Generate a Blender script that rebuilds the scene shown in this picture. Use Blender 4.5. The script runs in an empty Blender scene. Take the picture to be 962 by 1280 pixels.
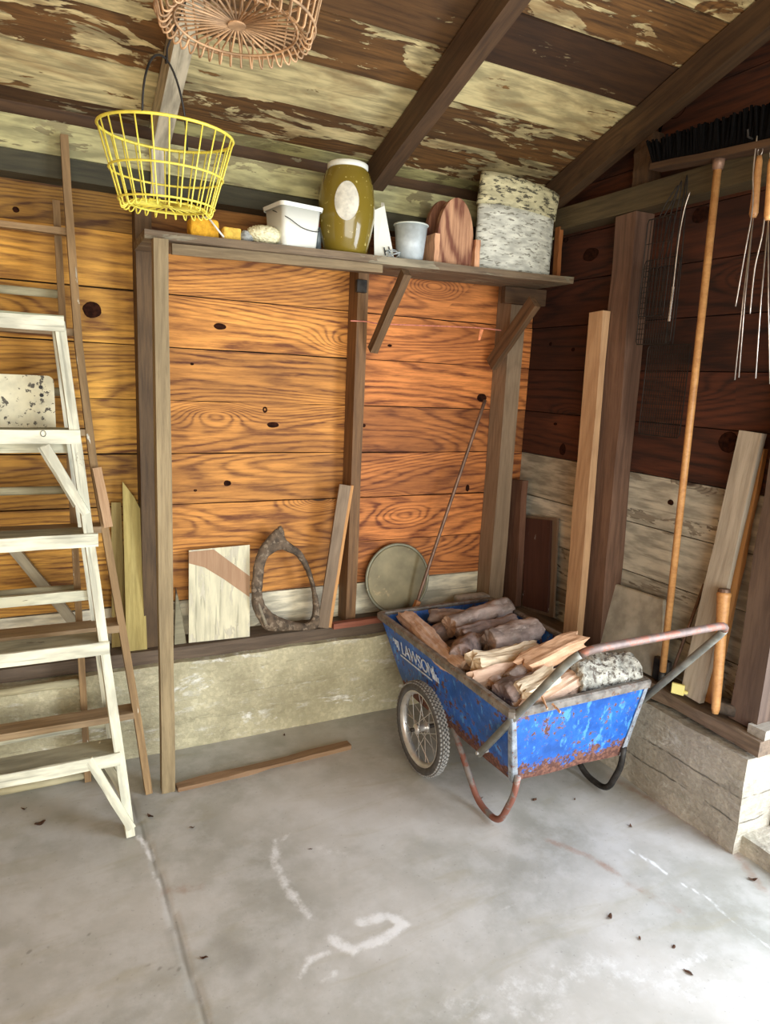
import bpy, bmesh, math, random
import numpy as np
from mathutils import Vector, Matrix, noise
R_ = random.Random(7)
C = bpy.context.scene.collection
SC = bpy.context.scene

# ------------------------------------------------------------------ camera
FPX = 850.3
XA = Vector((0.89494, -0.04438, 0.44397)); YA = Vector((-0.44384, -0.19051, 0.87562))
ZA = -(XA.cross(YA)); 
if ZA.y > 0: ZA = -ZA
HC = 1.5
def ray(px, py):
    c = Vector((px-481, py-640, FPX)); return Vector((XA.dot(c), YA.dot(c), ZA.dot(c)))
O = Vector((0, 0, HC))
def onz(px, py, z): d = ray(px, py); return O + d*((z-HC)/d.z)
def ony(px, py, y): d = ray(px, py); return O + d*(y/d.y)
def onx(px, py, x): d = ray(px, py); return O + d*(x/d.x)
cd = bpy.data.cameras.new('camera'); cam = bpy.data.objects.new('camera', cd); C.objects.link(cam)
SC.camera = cam
cd.sensor_fit = 'VERTICAL'; cd.sensor_height = 36; cd.lens = 36*FPX/1280; cd.clip_start = 0.02
rt = Vector((XA.x, YA.x, ZA.x)); dn = Vector((XA.y, YA.y, ZA.y)); fw = Vector((XA.z, YA.z, ZA.z))
m = Matrix((rt, -dn, -fw)).transposed().to_4x4(); m.translation = O; cam.matrix_world = m

# ------------------------------------------------------------------ light
w = bpy.data.worlds.new('world'); SC.world = w; w.use_nodes = True
bg = w.node_tree.nodes['Background']; bg.inputs[0].default_value = (0.80, 0.90, 1.0, 1); bg.inputs[1].default_value = 1.3
def area(name, loc, rot, sx, sy, e, col):
    l = bpy.data.lights.new(name, 'AREA'); l.shape = 'RECTANGLE'; l.size = sx; l.size_y = sy; l.energy = e; l.color = col
    o = bpy.data.objects.new(name, l); o.location = loc; o.rotation_euler = rot; C.objects.link(o); return o
# daylight in the open front (behind the camera) and in the side doorway at the right
area('daylight_front', (0.3, -1.75, 1.10), (math.radians(90), 0, 0), 2.8, 1.8, 66, (1.0, 0.96, 0.84))
area('daylight_side', (2.40, 0.05, 1.10), (0, math.radians(90), math.radians(-25)), 1.8, 1.2, 52, (0.80, 0.88, 1.0))
SC.view_settings.view_transform = 'Standard'; SC.view_settings.look = 'None'; SC.view_settings.gamma = 1
SC.view_settings.use_curve_mapping = False
SC.view_settings.exposure = 0.78

# ------------------------------------------------------------------ materials
class N:
    def __init__(s, name):
        s.m = bpy.data.materials.new(name); s.m.use_nodes = True; s.t = s.m.node_tree
        s.b = s.t.nodes['Principled BSDF']
    def n(s, ty, **k):
        x = s.t.nodes.new(ty)
        for a, v in k.items(): setattr(x, a, v)
        return x
    def l(s, a, b): s.t.links.new(a, b)
    def put(s, sock, v):
        if isinstance(v, (int, float)): sock.default_value = v
        elif isinstance(v, (tuple, list)): sock.default_value = tuple(v) + ((1,) if len(v) == 3 and sock.type == 'RGBA' else ())
        else: s.l(v, sock)
    def math(s, op, a, b=0.0, c=None, clamp=False):
        x = s.n('ShaderNodeMath', operation=op, use_clamp=clamp); s.put(x.inputs[0], a); s.put(x.inputs[1], b)
        if c is not None: s.put(x.inputs[2], c)
        return x.outputs[0]
    def mix(s, f, a, b, mode='MIX'):
        x = s.n('ShaderNodeMix', data_type='RGBA', blend_type=mode); s.put(x.inputs[0], f); s.put(x.inputs[6], a); s.put(x.inputs[7], b); return x.outputs[2]
    def vmul(s, v, k):
        x = s.n('ShaderNodeVectorMath', operation='MULTIPLY'); s.put(x.inputs[0], v); x.inputs[1].default_value = k; return x.outputs[0]
    def vadd(s, a, b):
        x = s.n('ShaderNodeVectorMath', operation='ADD'); s.put(x.inputs[0], a); s.put(x.inputs[1], b); return x.outputs[0]
    def noise(s, v, sc, det=3, rough=.55, dist=0):
        x = s.n('ShaderNodeTexNoise'); s.put(x.inputs['Vector'], v); x.inputs['Scale'].default_value = sc
        x.inputs['Detail'].default_value = det; x.inputs['Roughness'].default_value = rough; x.inputs['Distortion'].default_value = dist
        return x.outputs[0]
    def step(s, v, a, b):
        x = s.n('ShaderNodeMapRange', interpolation_type='SMOOTHSTEP'); s.put(x.inputs[0], v); x.inputs[1].default_value = a; x.inputs[2].default_value = b
        return x.outputs[0]
    def coords(s, rnd=True):
        tc = s.n('ShaderNodeTexCoord'); v = tc.outputs['Object']
        s.oi = s.n('ShaderNodeObjectInfo')
        if rnd:
            k = s.n('ShaderNodeCombineXYZ')
            s.l(s.math('MULTIPLY', s.oi.outputs['Random'], 53.7), k.inputs[0]); s.l(s.math('MULTIPLY', s.oi.outputs['Random'], 31.1), k.inputs[1]); s.l(s.math('MULTIPLY', s.oi.outputs['Random'], 17.3), k.inputs[2])
            v = s.vadd(v, k.outputs[0])
        return v
    def fin(s, col, rough=.8, bump=None, bs=.3, bd=.004, metal=0):
        s.put(s.b.inputs['Base Color'], col); s.put(s.b.inputs['Roughness'], rough); s.put(s.b.inputs['Metallic'], metal)
        if bump is not None:
            x = s.n('ShaderNodeBump'); s.put(x.inputs['Height'], bump); x.inputs['Strength'].default_value = bs; x.inputs['Distance'].default_value = bd
            s.l(x.outputs[0], s.b.inputs['Normal'])
        return s.m

def wood(name, dark, light, freq=34, dirtk=.5, stain=0, contrast=1.0, knots=.5, rough=.75, paint=None, amt=.5, blotch=.35, across=1.0, pscale=1.0, bs=.35, zs=1.0):
    """flat-sawn timber: contour lines of a stretched noise field, knots, fine fibre; x is the long axis"""
    s = N(name); v = s.coords()
    p = s.vmul(v, (0.36, 3.0*across, 3.0*across))
    vor = s.n('ShaderNodeTexVoronoi'); s.put(vor.inputs['Vector'], s.vmul(v, (1.5, 2.6*across, 4.2*across))); vor.inputs['Scale'].default_value = 1.0
    kd = vor.outputs['Distance']
    sc_ = s.n('ShaderNodeSeparateColor'); s.l(vor.outputs['Color'], sc_.inputs[0])
    gate = s.step(sc_.outputs[0], .98-.62*knots, 1.0-.62*knots)
    kb = s.math('MULTIPLY', s.math('POWER', 2.718, s.math('MULTIPLY', s.math('MULTIPLY', kd, kd), -26.0)), gate)
    h = s.math('ADD', s.noise(p, 1.0, 1.2, .4, .3), s.math('MULTIPLY', kb, .22))
    h = s.math('ADD', h, s.math('MULTIPLY', s.noise(s.vmul(v, (6, 34, 34)), 1, 3), .022))
    ring = s.math('SINE', s.math('MULTIPLY', h, freq*6.28*.9))
    ring = s.math('MULTIPLY_ADD', ring, .5, .5)
    ring = s.math('POWER', ring, 2.4)
    wide = s.math('MULTIPLY_ADD', s.math('SINE', s.math('MULTIPLY', h, freq*.8)), .5, .5)
    fib = s.noise(s.vmul(v, (5, 75, 75)), 1.0, 5, .72)
    f = s.math('ADD', s.math('MULTIPLY', ring, .50*contrast), s.math('MULTIPLY', s.step(fib, .36, .66), .50))
    f = s.math('ADD', f, s.math('MULTIPLY', wide, .22*contrast))
    f = s.math('SUBTRACT', 1.06, f, clamp=True)
    col = s.mix(f, dark, light)
    # broad tone patches in the wood
    bl = s.step(s.noise(s.vmul(v, (1.6, 4, 4)), 1.3, 3), .35, .7)
    col = s.mix(s.math('MULTIPLY', bl, blotch), col, tuple(c*.55 for c in dark[:3]) if False else tuple((a*.5+b*.22) for a, b in zip(dark, light)))
    if knots:
        core = s.step(s.math('ADD', kd, s.math('MULTIPLY', fib, .03)), .095, .055)
        col = s.mix(s.math('MULTIPLY', core, s.math('MULTIPLY', gate, .92)), col, (.035, .018, .012))
    # every stick differs a little
    var = s.math('MULTIPLY_ADD', s.oi.outputs['Random'], .34, .83)
    vv = s.n('ShaderNodeCombineColor'); [s.l(var, vv.inputs[i]) for i in range(3)]
    col = s.mix(1.0, col, vv.outputs[0], 'MULTIPLY')
    hgt = s.math('ADD', s.math('MULTIPLY', f, .5), s.math('MULTIPLY', fib, .5))
    if paint:
        pn = s.noise(s.vmul(v, (2.1*pscale, 7*pscale, 7*pscale*zs)), 1.6, 5, .62, .5)
        pn = s.math('ADD', pn, s.math('MULTIPLY', f, .05))
        pn = s.math('ADD', pn, s.math('MULTIPLY', s.math('SUBTRACT', s.oi.outputs['Random'], .5), .10))
        mk = s.step(pn, .5+(.5-amt)*.5-.012, .5+(.5-amt)*.5+.012)
        dirt = s.noise(s.vmul(v, (3, 14, 14)), 2.2, 4)
        crk = s.step(s.noise(s.vmul(v, (4, 90, 90)), 1.0, 2), .30, .42)
        pc = s.mix(s.step(dirt, .34, .66), tuple(c*dirtk for c in paint), paint)
        if stain:
            st_ = s.noise(s.vmul(v, (1.6, 5, 5)), 1.5, 5, .7, .6)
            pc = s.mix(s.math('MULTIPLY', s.step(st_, .46, .68), stain), pc, tuple(a*.8+b*.10 for a, b in zip(light, paint)))
        pc = s.mix(s.math('MULTIPLY', s.math('SUBTRACT', 1.0, crk), .55), pc, tuple(c*.3 for c in paint))
        col = s.mix(mk, col, pc)
        hgt = s.math('ADD', s.math('MULTIPLY', hgt, .4), s.math('MULTIPLY', mk, .8))
    col = s.mix(1.0, col, s.oi.outputs['Color'], 'MULTIPLY')
    return s.fin(col, rough, hgt, bs, .004)

def plain(name, col, rough=.6, metal=0, var=.25, sc=18, bump=.1, bd=.004, col2=None, thr=(.5, .62), stretch=(1, 1, 1), sc2=None, det=5):
    s = N(name); v = s.vmul(s.coords(), stretch)
    n1 = s.noise(v, sc, det)
    c = s.mix(s.step(n1, .3, .7), tuple(x*(1-var) for x in col), tuple(min(1, x*(1+var*.5)) for x in col))
    if col2: c = s.mix(s.step(s.noise(v, sc2 or sc*2.2, 6, .65), *thr), c, col2)
    c = s.mix(1.0, c, s.oi.outputs['Color'], 'MULTIPLY')
    if rough >= .9: s.b.inputs['Specular IOR Level'].default_value = .15
    return s.fin(c, rough, n1, bump, bd, metal)

M = {}
M['pine'] = wood('orange pine boards', (.14, .038, .007), (.86, .385, .085), freq=50, knots=.6, blotch=.5)
M['pine_dark'] = wood('dark red brown boards', (.014, .004, .002), (.085, .022, .008), freq=30, knots=.9, blotch=.5)
M['grey_paint'] = wood('weathered off white boards', (.13, .11, .085), (.34, .31, .25), freq=36, knots=.5, paint=(.52, .50, .42), amt=.68, blotch=.3)
M['stud'] = wood('weathered brown framing', (.040, .022, .011), (.17, .105, .055), contrast=.45, freq=22, knots=.4, blotch=.4, across=.8)
M['stud_red'] = wood('dark reddish framing', (.05, .022, .014), (.17, .09, .058), contrast=.45, freq=22, knots=.5, blotch=.5, across=.8)
M['post'] = wood('grey tan post wood', (.16, .115, .065), (.42, .33, .21), contrast=.45, freq=20, knots=.3, blotch=.35)
M['fresh'] = wood('fresh tan lumber', (.36, .19, .09), (.62, .39, .21), contrast=.45, freq=26, knots=.1, blotch=.2)
M['grey_wood'] = wood('silver grey weathered lumber', (.22, .19, .15), (.46, .42, .35), contrast=.45, freq=26, knots=.3, blotch=.35)
M['roof'] = wood('brown roof decking with peeling cream paint', (.024, .011, .004), (.22, .105, .032), contrast=.7, stain=.8, freq=30, knots=.5, paint=(.66, .55, .31), amt=.42, dirtk=.35, blotch=.5, bs=.6)
M['roof_cream'] = wood('cream painted decking', (.05, .026, .009), (.22, .115, .04), stain=.6, contrast=.45, freq=26, knots=.5, paint=(.62, .53, .30), amt=.68, blotch=.3, bs=.5)
M['roof_bare'] = wood('dark bare decking', (.022, .010, .004), (.12, .058, .020), stain=.6, contrast=.45, freq=26, knots=.5, blotch=.5, paint=(.42, .36, .22), amt=.22)
M['plate'] = wood('greenish painted plate', (.12, .10, .045), (.30, .26, .13), contrast=.45, freq=26, knots=.2, paint=(.50, .46, .22), amt=.5, blotch=.3)
M['plate_dark'] = wood('dark olive plate', (.018, .016, .008), (.07, .062, .03), contrast=.45, freq=26, knots=.2)
M['rafter'] = wood('dark rafter', (.030, .015, .007), (.16, .088, .040), contrast=.45, freq=22, knots=.4, blotch=.5, across=.8)
M['rafter_white'] = wood('pale painted rafter', (.30, .27, .20), (.52, .47, .36), contrast=.45, freq=22, knots=.1, paint=(.60, .55, .42), amt=.9)
M['shelfwood'] = wood('dark dusty shelf board', (.05, .032, .02), (.20, .14, .08), contrast=.45, freq=22, knots=.3, paint=(.30, .25, .16), amt=.3)
M['sill'] = wood('dark sill wood', (.04, .026, .016), (.16, .11, .07), contrast=.45, freq=22, knots=.2, blotch=.5)
M['ladderwood'] = wood('old brown ladder wood', (.11, .060, .022), (.40, .25, .11), contrast=.45, freq=22, knots=.1, paint=(.66, .62, .5), amt=.16, pscale=3, blotch=.5, across=1.4)
M['treadwood'] = wood('tan ladder tread wood', (.16, .10, .05), (.40, .28, .15), contrast=.45, freq=22, knots=.1, blotch=.5)
M['ladderwhite'] = wood('chipped cream white ladder paint', (.16, .14, .09), (.38, .34, .24), contrast=.45, freq=22, knots=0, dirtk=.62, paint=(.74, .72, .55), amt=.80, pscale=1.6, bs=.3)
M['knot'] = plain('dark resinous knot', (.030, .009, .004), 1.0, var=.6, sc=60, bump=.5)
M['blackout'] = plain('blackout backing sheet', (.012, .010, .008), .9)  # added backing that blocks sky light so gaps between boards stay dark
M['bark'] = plain('mauve grey bark', (.44, .34, .29), .9, var=.55, sc=16, bump=.9, bd=.018, stretch=(.5, 1, 1), col2=(.46, .38, .33), thr=(.50, .66), sc2=45)
M['bark_dark'] = plain('dark bark', (.30, .22, .19), .9, var=.6, sc=20, bump=.9, bd=.018, stretch=(.5, 1, 1), col2=(.22, .18, .16), thr=(.52, .68), sc2=60)
M['bark_lichen'] = plain('lichen covered bark', (.46, .44, .37), .95, var=.5, sc=34, bump=1.0, bd=.018, col2=(.13, .11, .09), thr=(.53, .58), sc2=60)
M['log_wood'] = wood('tan split firewood', (.34, .20, .13), (.66, .46, .33), freq=20, contrast=.45, knots=0, blotch=.35, bs=.9)
M['log_orange'] = wood('orange tan split firewood', (.40, .19, .09), (.76, .47, .28), freq=20, contrast=.4, knots=0, blotch=.25, bs=.9)
M['log_cream'] = wood('cream split firewood', (.50, .36, .22), (.82, .68, .48), freq=20, contrast=.4, knots=0, blotch=.25, bs=.9)

# concrete footing
def concrete(name, a, b, wht=.5):
    s = N(name); v = s.coords(False)
    n1 = s.noise(v, 3.5, 6, .6); n2 = s.noise(s.vmul(v, (1, 1, 3)), 9, 6, .7); n3 = s.noise(v, 60, 4)
    c = s.mix(s.step(n1, .35, .65), a, b)
    c = s.mix(s.math('MULTIPLY', s.step(n2, .56, .72), wht), c, (.74, .72, .64))
    c = s.mix(s.math('MULTIPLY', s.step(n2, .42, .28), .5), c, tuple(x*.45 for x in a))
    c = s.mix(s.math('MULTIPLY', s.step(n3, .35, .6), .25), tuple(x*.6 for x in a), c)
    hh = s.math('ADD', s.math('MULTIPLY', n2, 1.0), s.math('MULTIPLY', n3, .3))
    return s.fin(c, .92, hh, .8, .012)
def concrete2(name, a, b, wht, lam=.7):
    s = N(name); v = s.coords(False)
    n1 = s.noise(v, 3.5, 6, .6); n2 = s.noise(s.vmul(v, (1, 1, 3)), 7, 6, .7); n3 = s.noise(v, 60, 4)
    c = s.mix(s.step(n1, .35, .65), a, b)
    big = s.noise(s.vmul(v, (1, 1, 2.6)), 2.6, 7, .75, .4)
    c = s.mix(s.math('MULTIPLY', s.step(big, .42, .30), .65), c, (.23, .22, .16))
    c = s.mix(s.math('MULTIPLY', s.step(big, .575, .64), wht), c, (.84, .82, .74))
    c = s.mix(s.math('MULTIPLY', s.step(n2, .55, .68), wht*.6), c, (.76, .74, .66))
    c = s.mix(s.math('MULTIPLY', s.step(n2, .44, .32), .45), c, tuple(x*.45 for x in a))
    c = s.mix(s.math('MULTIPLY', s.step(n3, .62, .45), .3), c, tuple(x*.6 for x in a))
    sep = s.n('ShaderNodeSeparateXYZ'); s.l(v, sep.inputs[0]); wob = s.noise(s.vmul(v, (1, 1, 0)), 5, 4, .6)
    ln = 0
    for z0, am in ((.205, .030), (.115, .045)):
        d = s.math('ABSOLUTE', s.math('SUBTRACT', s.math('ADD', sep.outputs[2], s.math('MULTIPLY', s.math('SUBTRACT', wob, .5), am)), z0))
        ln = s.math('MAXIMUM', ln, s.math('MULTIPLY', s.step(d, .0035, .001), s.step(s.noise(v, 6 if z0 > .2 else 8, 3), .44, .56)))
    ln = s.math('MULTIPLY', ln, lam); c = s.mix(ln, c, (.10, .09, .07))
    return s.fin(c, .92, s.math('SUBTRACT', s.math('ADD', n2, s.math('MULTIPLY', n3, .25)), ln), .9, .014)
M['foot_back'] = concrete2('yellowish cast concrete', (.42, .375, .235), (.64, .58, .38), .9, .12)
M['foot_right'] = concrete2('grey cast concrete', (.36, .32, .25), (.52, .47, .38), .4, .6)

def floor_mat():
    s = N('stained concrete floor'); v = s.coords(False)
    at = s.n('ShaderNodeAttribute'); at.attribute_name = 'stain'
    sp = s.n('ShaderNodeSeparateColor'); s.l(at.outputs['Color'], sp.inputs[0])
    W, Ru, Dk = sp.outputs[0], sp.outputs[1], sp.outputs[2]
    n1 = s.noise(v, 1.6, 6, .6, .3); n2 = s.noise(v, 7, 6, .65); n3 = s.noise(v, 70, 3); n4 = s.noise(v, 22, 5, .7)
    c = s.mix(s.step(n1, .32, .68), (.31, .305, .265), (.51, .49, .45))
    c = s.mix(s.math('MULTIPLY', s.step(n2, .40, .66), .40), c, (.62, .61, .59))
    c = s.mix(s.math('MULTIPLY', s.step(n4, .60, .75), .22), c, (.25, .22, .19))
    wv = s.noise(s.vmul(v, (1.2, 5, 1)), 2.0, 4, .6, .8)
    c = s.mix(s.math('MULTIPLY', s.step(wv, .52, .72), .34), c, (.34, .30, .19))
    c = s.mix(s.math('MULTIPLY', s.step(n3, .35, .28), .35), c, (.2, .19, .17))
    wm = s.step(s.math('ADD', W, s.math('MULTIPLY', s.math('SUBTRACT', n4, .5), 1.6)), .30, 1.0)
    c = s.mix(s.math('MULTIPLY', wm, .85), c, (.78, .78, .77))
    rm = s.step(s.math('ADD', Ru, s.math('MULTIPLY', s.math('SUBTRACT', n4, .5), .9)), .25, .8)
    c = s.mix(s.math('MULTIPLY', rm, .6), c, (.30, .15, .085))
    dm = s.step(s.math('ADD', Dk, s.math('MULTIPLY', s.math('SUBTRACT', n2, .5), .5)), .25, .9)
    c = s.mix(s.math('MULTIPLY', dm, .55), c, (.16, .15, .125))
    hh = s.math('ADD', s.math('MULTIPLY', n2, .6), s.math('ADD', s.math('MULTIPLY', n3, .15), s.math('MULTIPLY', wm, .2)))
    rgh = s.math('MULTIPLY_ADD', n2, .3, .42)
    return s.fin(c, rgh, hh, .35, .006)
M['floor'] = floor_mat()

def blue():
    s = N('chipped blue cart paint'); v = s.coords(False)
    sep = s.n('ShaderNodeSeparateXYZ'); s.l(v, sep.inputs[0]); z = sep.outputs[2]
    n1 = s.noise(v, 38, 7, .75); n2 = s.noise(v, 8, 5, .65); n3 = s.noise(v, 70, 4, .6); n5 = s.noise(s.vmul(v, (1, 1, .45)), 34, 5, .65)
    c = s.mix(s.step(n2, .35, .65), (.012, .075, .30), (.02, .14, .56))
    c = s.mix(s.math('MULTIPLY', s.step(n5, .55, .64), .75), c, (.10, .33, .70))
    gr = s.step(s.math('ADD', n1, s.math('MULTIPLY', n2, .45)), .80, .84)
    c = s.mix(s.math('MULTIPLY', gr, .85), c, (.27, .30, .33))
    low = s.step(z, .30, .17)
    rr = s.math('ADD', s.math('ADD', s.math('MULTIPLY', n1, .9), s.math('MULTIPLY', n2, .5)), s.math('MULTIPLY', low, .32))
    rm = s.step(rr, .765, .81)
    rc = s.mix(s.step(n3, .4, .6), (.085, .032, .022), (.19, .08, .05))
    c = s.mix(rm, c, rc)
    return s.fin(c, s.math('MULTIPLY_ADD', rm, .4, .42), s.math('ADD', n3, rm), .3, .003)
M['blue'] = blue()
M['rim'] = plain('dirty grey steel rim', (.24, .215, .185), .6, .3, var=.45, sc=25, col2=(.17, .10, .07), thr=(.56, .64))
M['tube_rust'] = plain('rusty pipe', (.27, .24, .22), .55, .3, var=.4, sc=14, col2=(.25, .10, .07), thr=(.44, .52), sc2=16)
M['tube_pink'] = plain('rust stained grip pipe', (.22, .155, .13), .5, .3, var=.3, sc=30, col2=(.30, .12, .08), thr=(.5, .6), sc2=30)
M['tube_grey'] = plain('grey painted pipe', (.27, .27, .235), .5, .2, var=.35, sc=20, col2=(.28, .14, .09), thr=(.62, .68), sc2=26)
M['tyre'] = plain('grey black tyre rubber', (.085, .08, .075), .8, var=.3, sc=60)
M['tread'] = plain('worn tread blocks', (.30, .29, .27), .8, var=.3, sc=60)
M['alu'] = plain('dull silver wheel metal', (.62, .60, .56), .35, .6, var=.2, sc=20)
M['white_print'] = plain('white stencil print', (.62, .70, .80), .7, var=.35, sc=60)
M['angle_iron'] = plain('scuffed corner iron', (.40, .44, .48), .5, .5, var=.4, sc=30, col2=(.22, .10, .07), thr=(.58, .64))
M['yellow_wire'] = plain('yellow dipped wire', (.86, .74, .10), .45, var=.18, sc=40, col2=(.45, .33, .08), thr=(.68, .74))
M['brown_wire'] = plain('rusted wire', (.48, .29, .15), .7, .2, var=.5, sc=30)
M['dark_wire'] = plain('sooty wire', (.025, .020, .016), .7, .3, var=.5, sc=30)
M['steel_wire'] = plain('bright wire', (.62, .55, .48), .35, .8, var=.3, sc=30)
M['white_plastic'] = plain('off white plastic', (.80, .80, .70), .4, var=.06, sc=6, bump=0)
M['cup'] = plain('frosted cup plastic', (.50, .55, .55), .35, var=.25, sc=20, bump=0)
M['label'] = plain('mottled cream label', (.68, .64, .52), .7, var=.25, sc=40, bump=0)
M['ink'] = plain('black ink', (.02, .02, .02), .7, bump=0)
M['sponge'] = plain('orange yellow sponge', (.80, .42, .04), .95, var=.25, sc=60, bump=.9)
M['sponge_yellow'] = plain('pale yellow sponge', (.85, .55, .10), .95, var=.25, sc=60, bump=.9)
M['fluff'] = plain('cream wool nap', (.84, .78, .50), 1, var=.25, sc=90, bump=.9)
M['greyfluff'] = plain('grey matted fibre', (.42, .44, .42), 1, var=.5, sc=60, bump=.9)
M['birch'] = plain('peeling galvanised drum', (.68, .68, .58), .6, 0, var=.35, sc=14, col2=(.22, .21, .16), thr=(.53, .62), stretch=(1, 1, 3.2), sc2=30, bump=.6, det=7)
M['birch_top'] = plain('yellowed blotched drum lid', (.60, .55, .33), .7, var=.35, sc=14, col2=(.09, .08, .05), thr=(.52, .58), stretch=(1, 1, 3), sc2=26, bump=.6)
M['bristle'] = plain('black bristle', (.0025, .002, .002), 1.0, var=.5, sc=80)
M['broomstick'] = wood('varnished tan handle', (.42, .17, .05), (.72, .38, .14), freq=10, contrast=.5, knots=0, rough=.45)
M['leather'] = plain('cracked grey brown leather', (.12, .082, .05), .85, var=.6, sc=30, bump=1, col2=(.24, .18, .12), thr=(.52, .62), sc2=40)
M['lid_metal'] = plain('olive tarnished metal', (.19, .18, .12), .5, .4, var=.35, sc=7, bump=.1, col2=(.36, .31, .20), thr=(.62, .72), sc2=8)
M['slab'] = plain('gritty grey slab', (.45, .42, .34), .9, var=.3, sc=14, bump=.6)
M['rust_brown'] = wood('dark brown shutter paint', (.045, .014, .008), (.085, .03, .018), freq=16, contrast=.4, knots=0, paint=(.5, .45, .4), amt=.02, pscale=3)
M['splatter'] = plain('cream paint with dark splatter', (.62, .58, .40), .6, var=.2, sc=20, bump=.4, col2=(.07, .06, .04), thr=(.57, .60), sc2=55)
M['yellow_plastic'] = plain('pale yellow plastic', (.90, .82, .30), .5, var=.05)
M['iron'] = plain('dark old iron', (.05, .045, .04), .6, .6, var=.5, sc=30)
M['rod'] = plain('brown steel rod', (.20, .12, .08), .5, .4, var=.4, sc=30)
M['pink'] = plain('pink red twine', (.70, .25, .17), .8, var=.3, sc=60)
M['leaf'] = plain('dead brown leaf', (.16, .075, .04), .8, var=.5, sc=60)
M['grit'] = plain('bark crumbs', (.26, .20, .16), .95, var=.7, sc=80)
M['stone'] = plain('pale grey block', (.42, .40, .37), .8, var=.3, sc=30)
M['olive_ply'] = wood('olive yellow stained plywood', (.26, .19, .05), (.50, .39, .13), freq=16, contrast=.5, knots=0, blotch=.3)
M['clay_band'] = wood('red brown stained band', (.34, .18, .09), (.48, .29, .16), freq=16, contrast=.4, knots=0)
M['ply_face'] = wood('scuffed cream plywood', (.42, .37, .25), (.62, .57, .43), freq=16, contrast=.3, knots=0, dirtk=.75, paint=(.72, .66, .45), amt=.5, pscale=3, zs=.4)
M['olive_wood'] = wood('swirled red cedar', (.20, .06, .03), (.86, .48, .26), freq=20, contrast=1.2, knots=.2, blotch=.2)
def jugmat():
    s = N('amber plastic'); v = s.coords()
    n1 = s.noise(v, 60, 2); c = s.mix(s.step(n1, .68, .72), (.27, .19, .025), (.75, .62, .20))
    s.b.inputs['Transmission Weight'].default_value = .25; s.b.inputs['IOR'].default_value = 1.3
    s.b.inputs['Coat Weight'].default_value = .6
    return s.fin(c, .22, None)
M['amber'] = jugmat()
def slats(): pass

# ------------------------------------------------------------------ builders
WM = {}
def obj(name, bm, mat, parent=None, mw=None, smooth=False, color=None):
    if isinstance(bm, bmesh.types.BMesh):
        me = bpy.data.meshes.new(name)
        bmesh.ops.recalc_face_normals(bm, faces=bm.faces[:])
        if smooth:
            for f in bm.faces: f.smooth = True
        bm.to_mesh(me); bm.free()
        for mm in (mat if isinstance(mat, (list, tuple)) else [mat]): me.materials.append(mm)
    else: me = bm
    o = bpy.data.objects.new(name, me); C.objects.link(o)
    mw = mw or Matrix.Identity(4)
    if parent is not None:
        o.parent = parent; o.matrix_parent_inverse = WM[parent.name].inverted()
    o.matrix_basis = mw; WM[o.name] = mw.copy()
    if color: o.color = (*color, 1)
    return o
def tag(o, label=None, cat=None, group=None, kind=None):
    if label: o['label'] = label
    if cat: o['category'] = cat
    if group: o['group'] = group
    if kind: o['kind'] = kind
    return o
def thing(name, loc, label, cat, group=None):
    o = bpy.data.objects.new(name, None); C.objects.link(o); o.empty_display_size = .1
    o.location = loc; WM[o.name] = Matrix.Translation(loc)
    return tag(o, label, cat, group)
def frame(p0, d, up):
    x = Vector(d).normalized(); up = Vector(up); y = up.cross(x).normalized(); z = x.cross(y)
    mm = Matrix((x, y, z)).transposed().to_4x4(); mm.translation = Vector(p0); return mm
def box(bm, x0, x1, y0, y1, z0, z1):
    vs = [bm.verts.new((x, y, z)) for x in (x0, x1) for y in (y0, y1) for z in (z0, z1)]
    for q in ((0, 1, 3, 2), (4, 6, 7, 5), (0, 4, 5, 1), (2, 3, 7, 6), (0, 2, 6, 4), (1, 5, 7, 3)): bm.faces.new([vs[i] for i in q])
    return vs
def bev(bm, r, seg=1):
    bmesh.ops.bevel(bm, geom=bm.edges[:], offset=r, segments=seg, affect='EDGES', profile=.5)
def lumber(name, p0, p1, w, t, mat, up=(0, 0, 1), parent=None, rough=.0015, color=None, segs=5, bevel=.003, skew=0):
    """stick from p0 to p1 (centre line); w along 'up', t across; slightly wany edges"""
    p0, p1 = Vector(p0), Vector(p1); L = (p1-p0).length
    bm = bmesh.new(); rows = []
    for i in range(segs+1):
        x = L*i/segs; j = lambda: R_.uniform(-rough, rough)
        sk = skew if i == segs else 0
        rows.append([bm.verts.new((x - (sk if b > 0 else 0), a*t/2+j(), b*w/2+j())) for a, b in ((-1, -1), (1, -1), (1, 1), (-1, 1))])
    for i in range(segs):
        for k in range(4): bm.faces.new((rows[i][k], rows[i][(k+1) % 4], rows[i+1][(k+1) % 4], rows[i+1][k]))
    bm.faces.new(rows[0][::-1]); bm.faces.new(rows[-1])
    if bevel:
        es = [e for e in bm.edges if len(e.link_faces) == 2 and e.calc_face_angle(0) > .6]
        bmesh.ops.bevel(bm, geom=es, offset=bevel, segments=1, affect='EDGES')
    return obj(name, bm, mat, parent, frame(p0, p1-p0, up), color=color)
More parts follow.
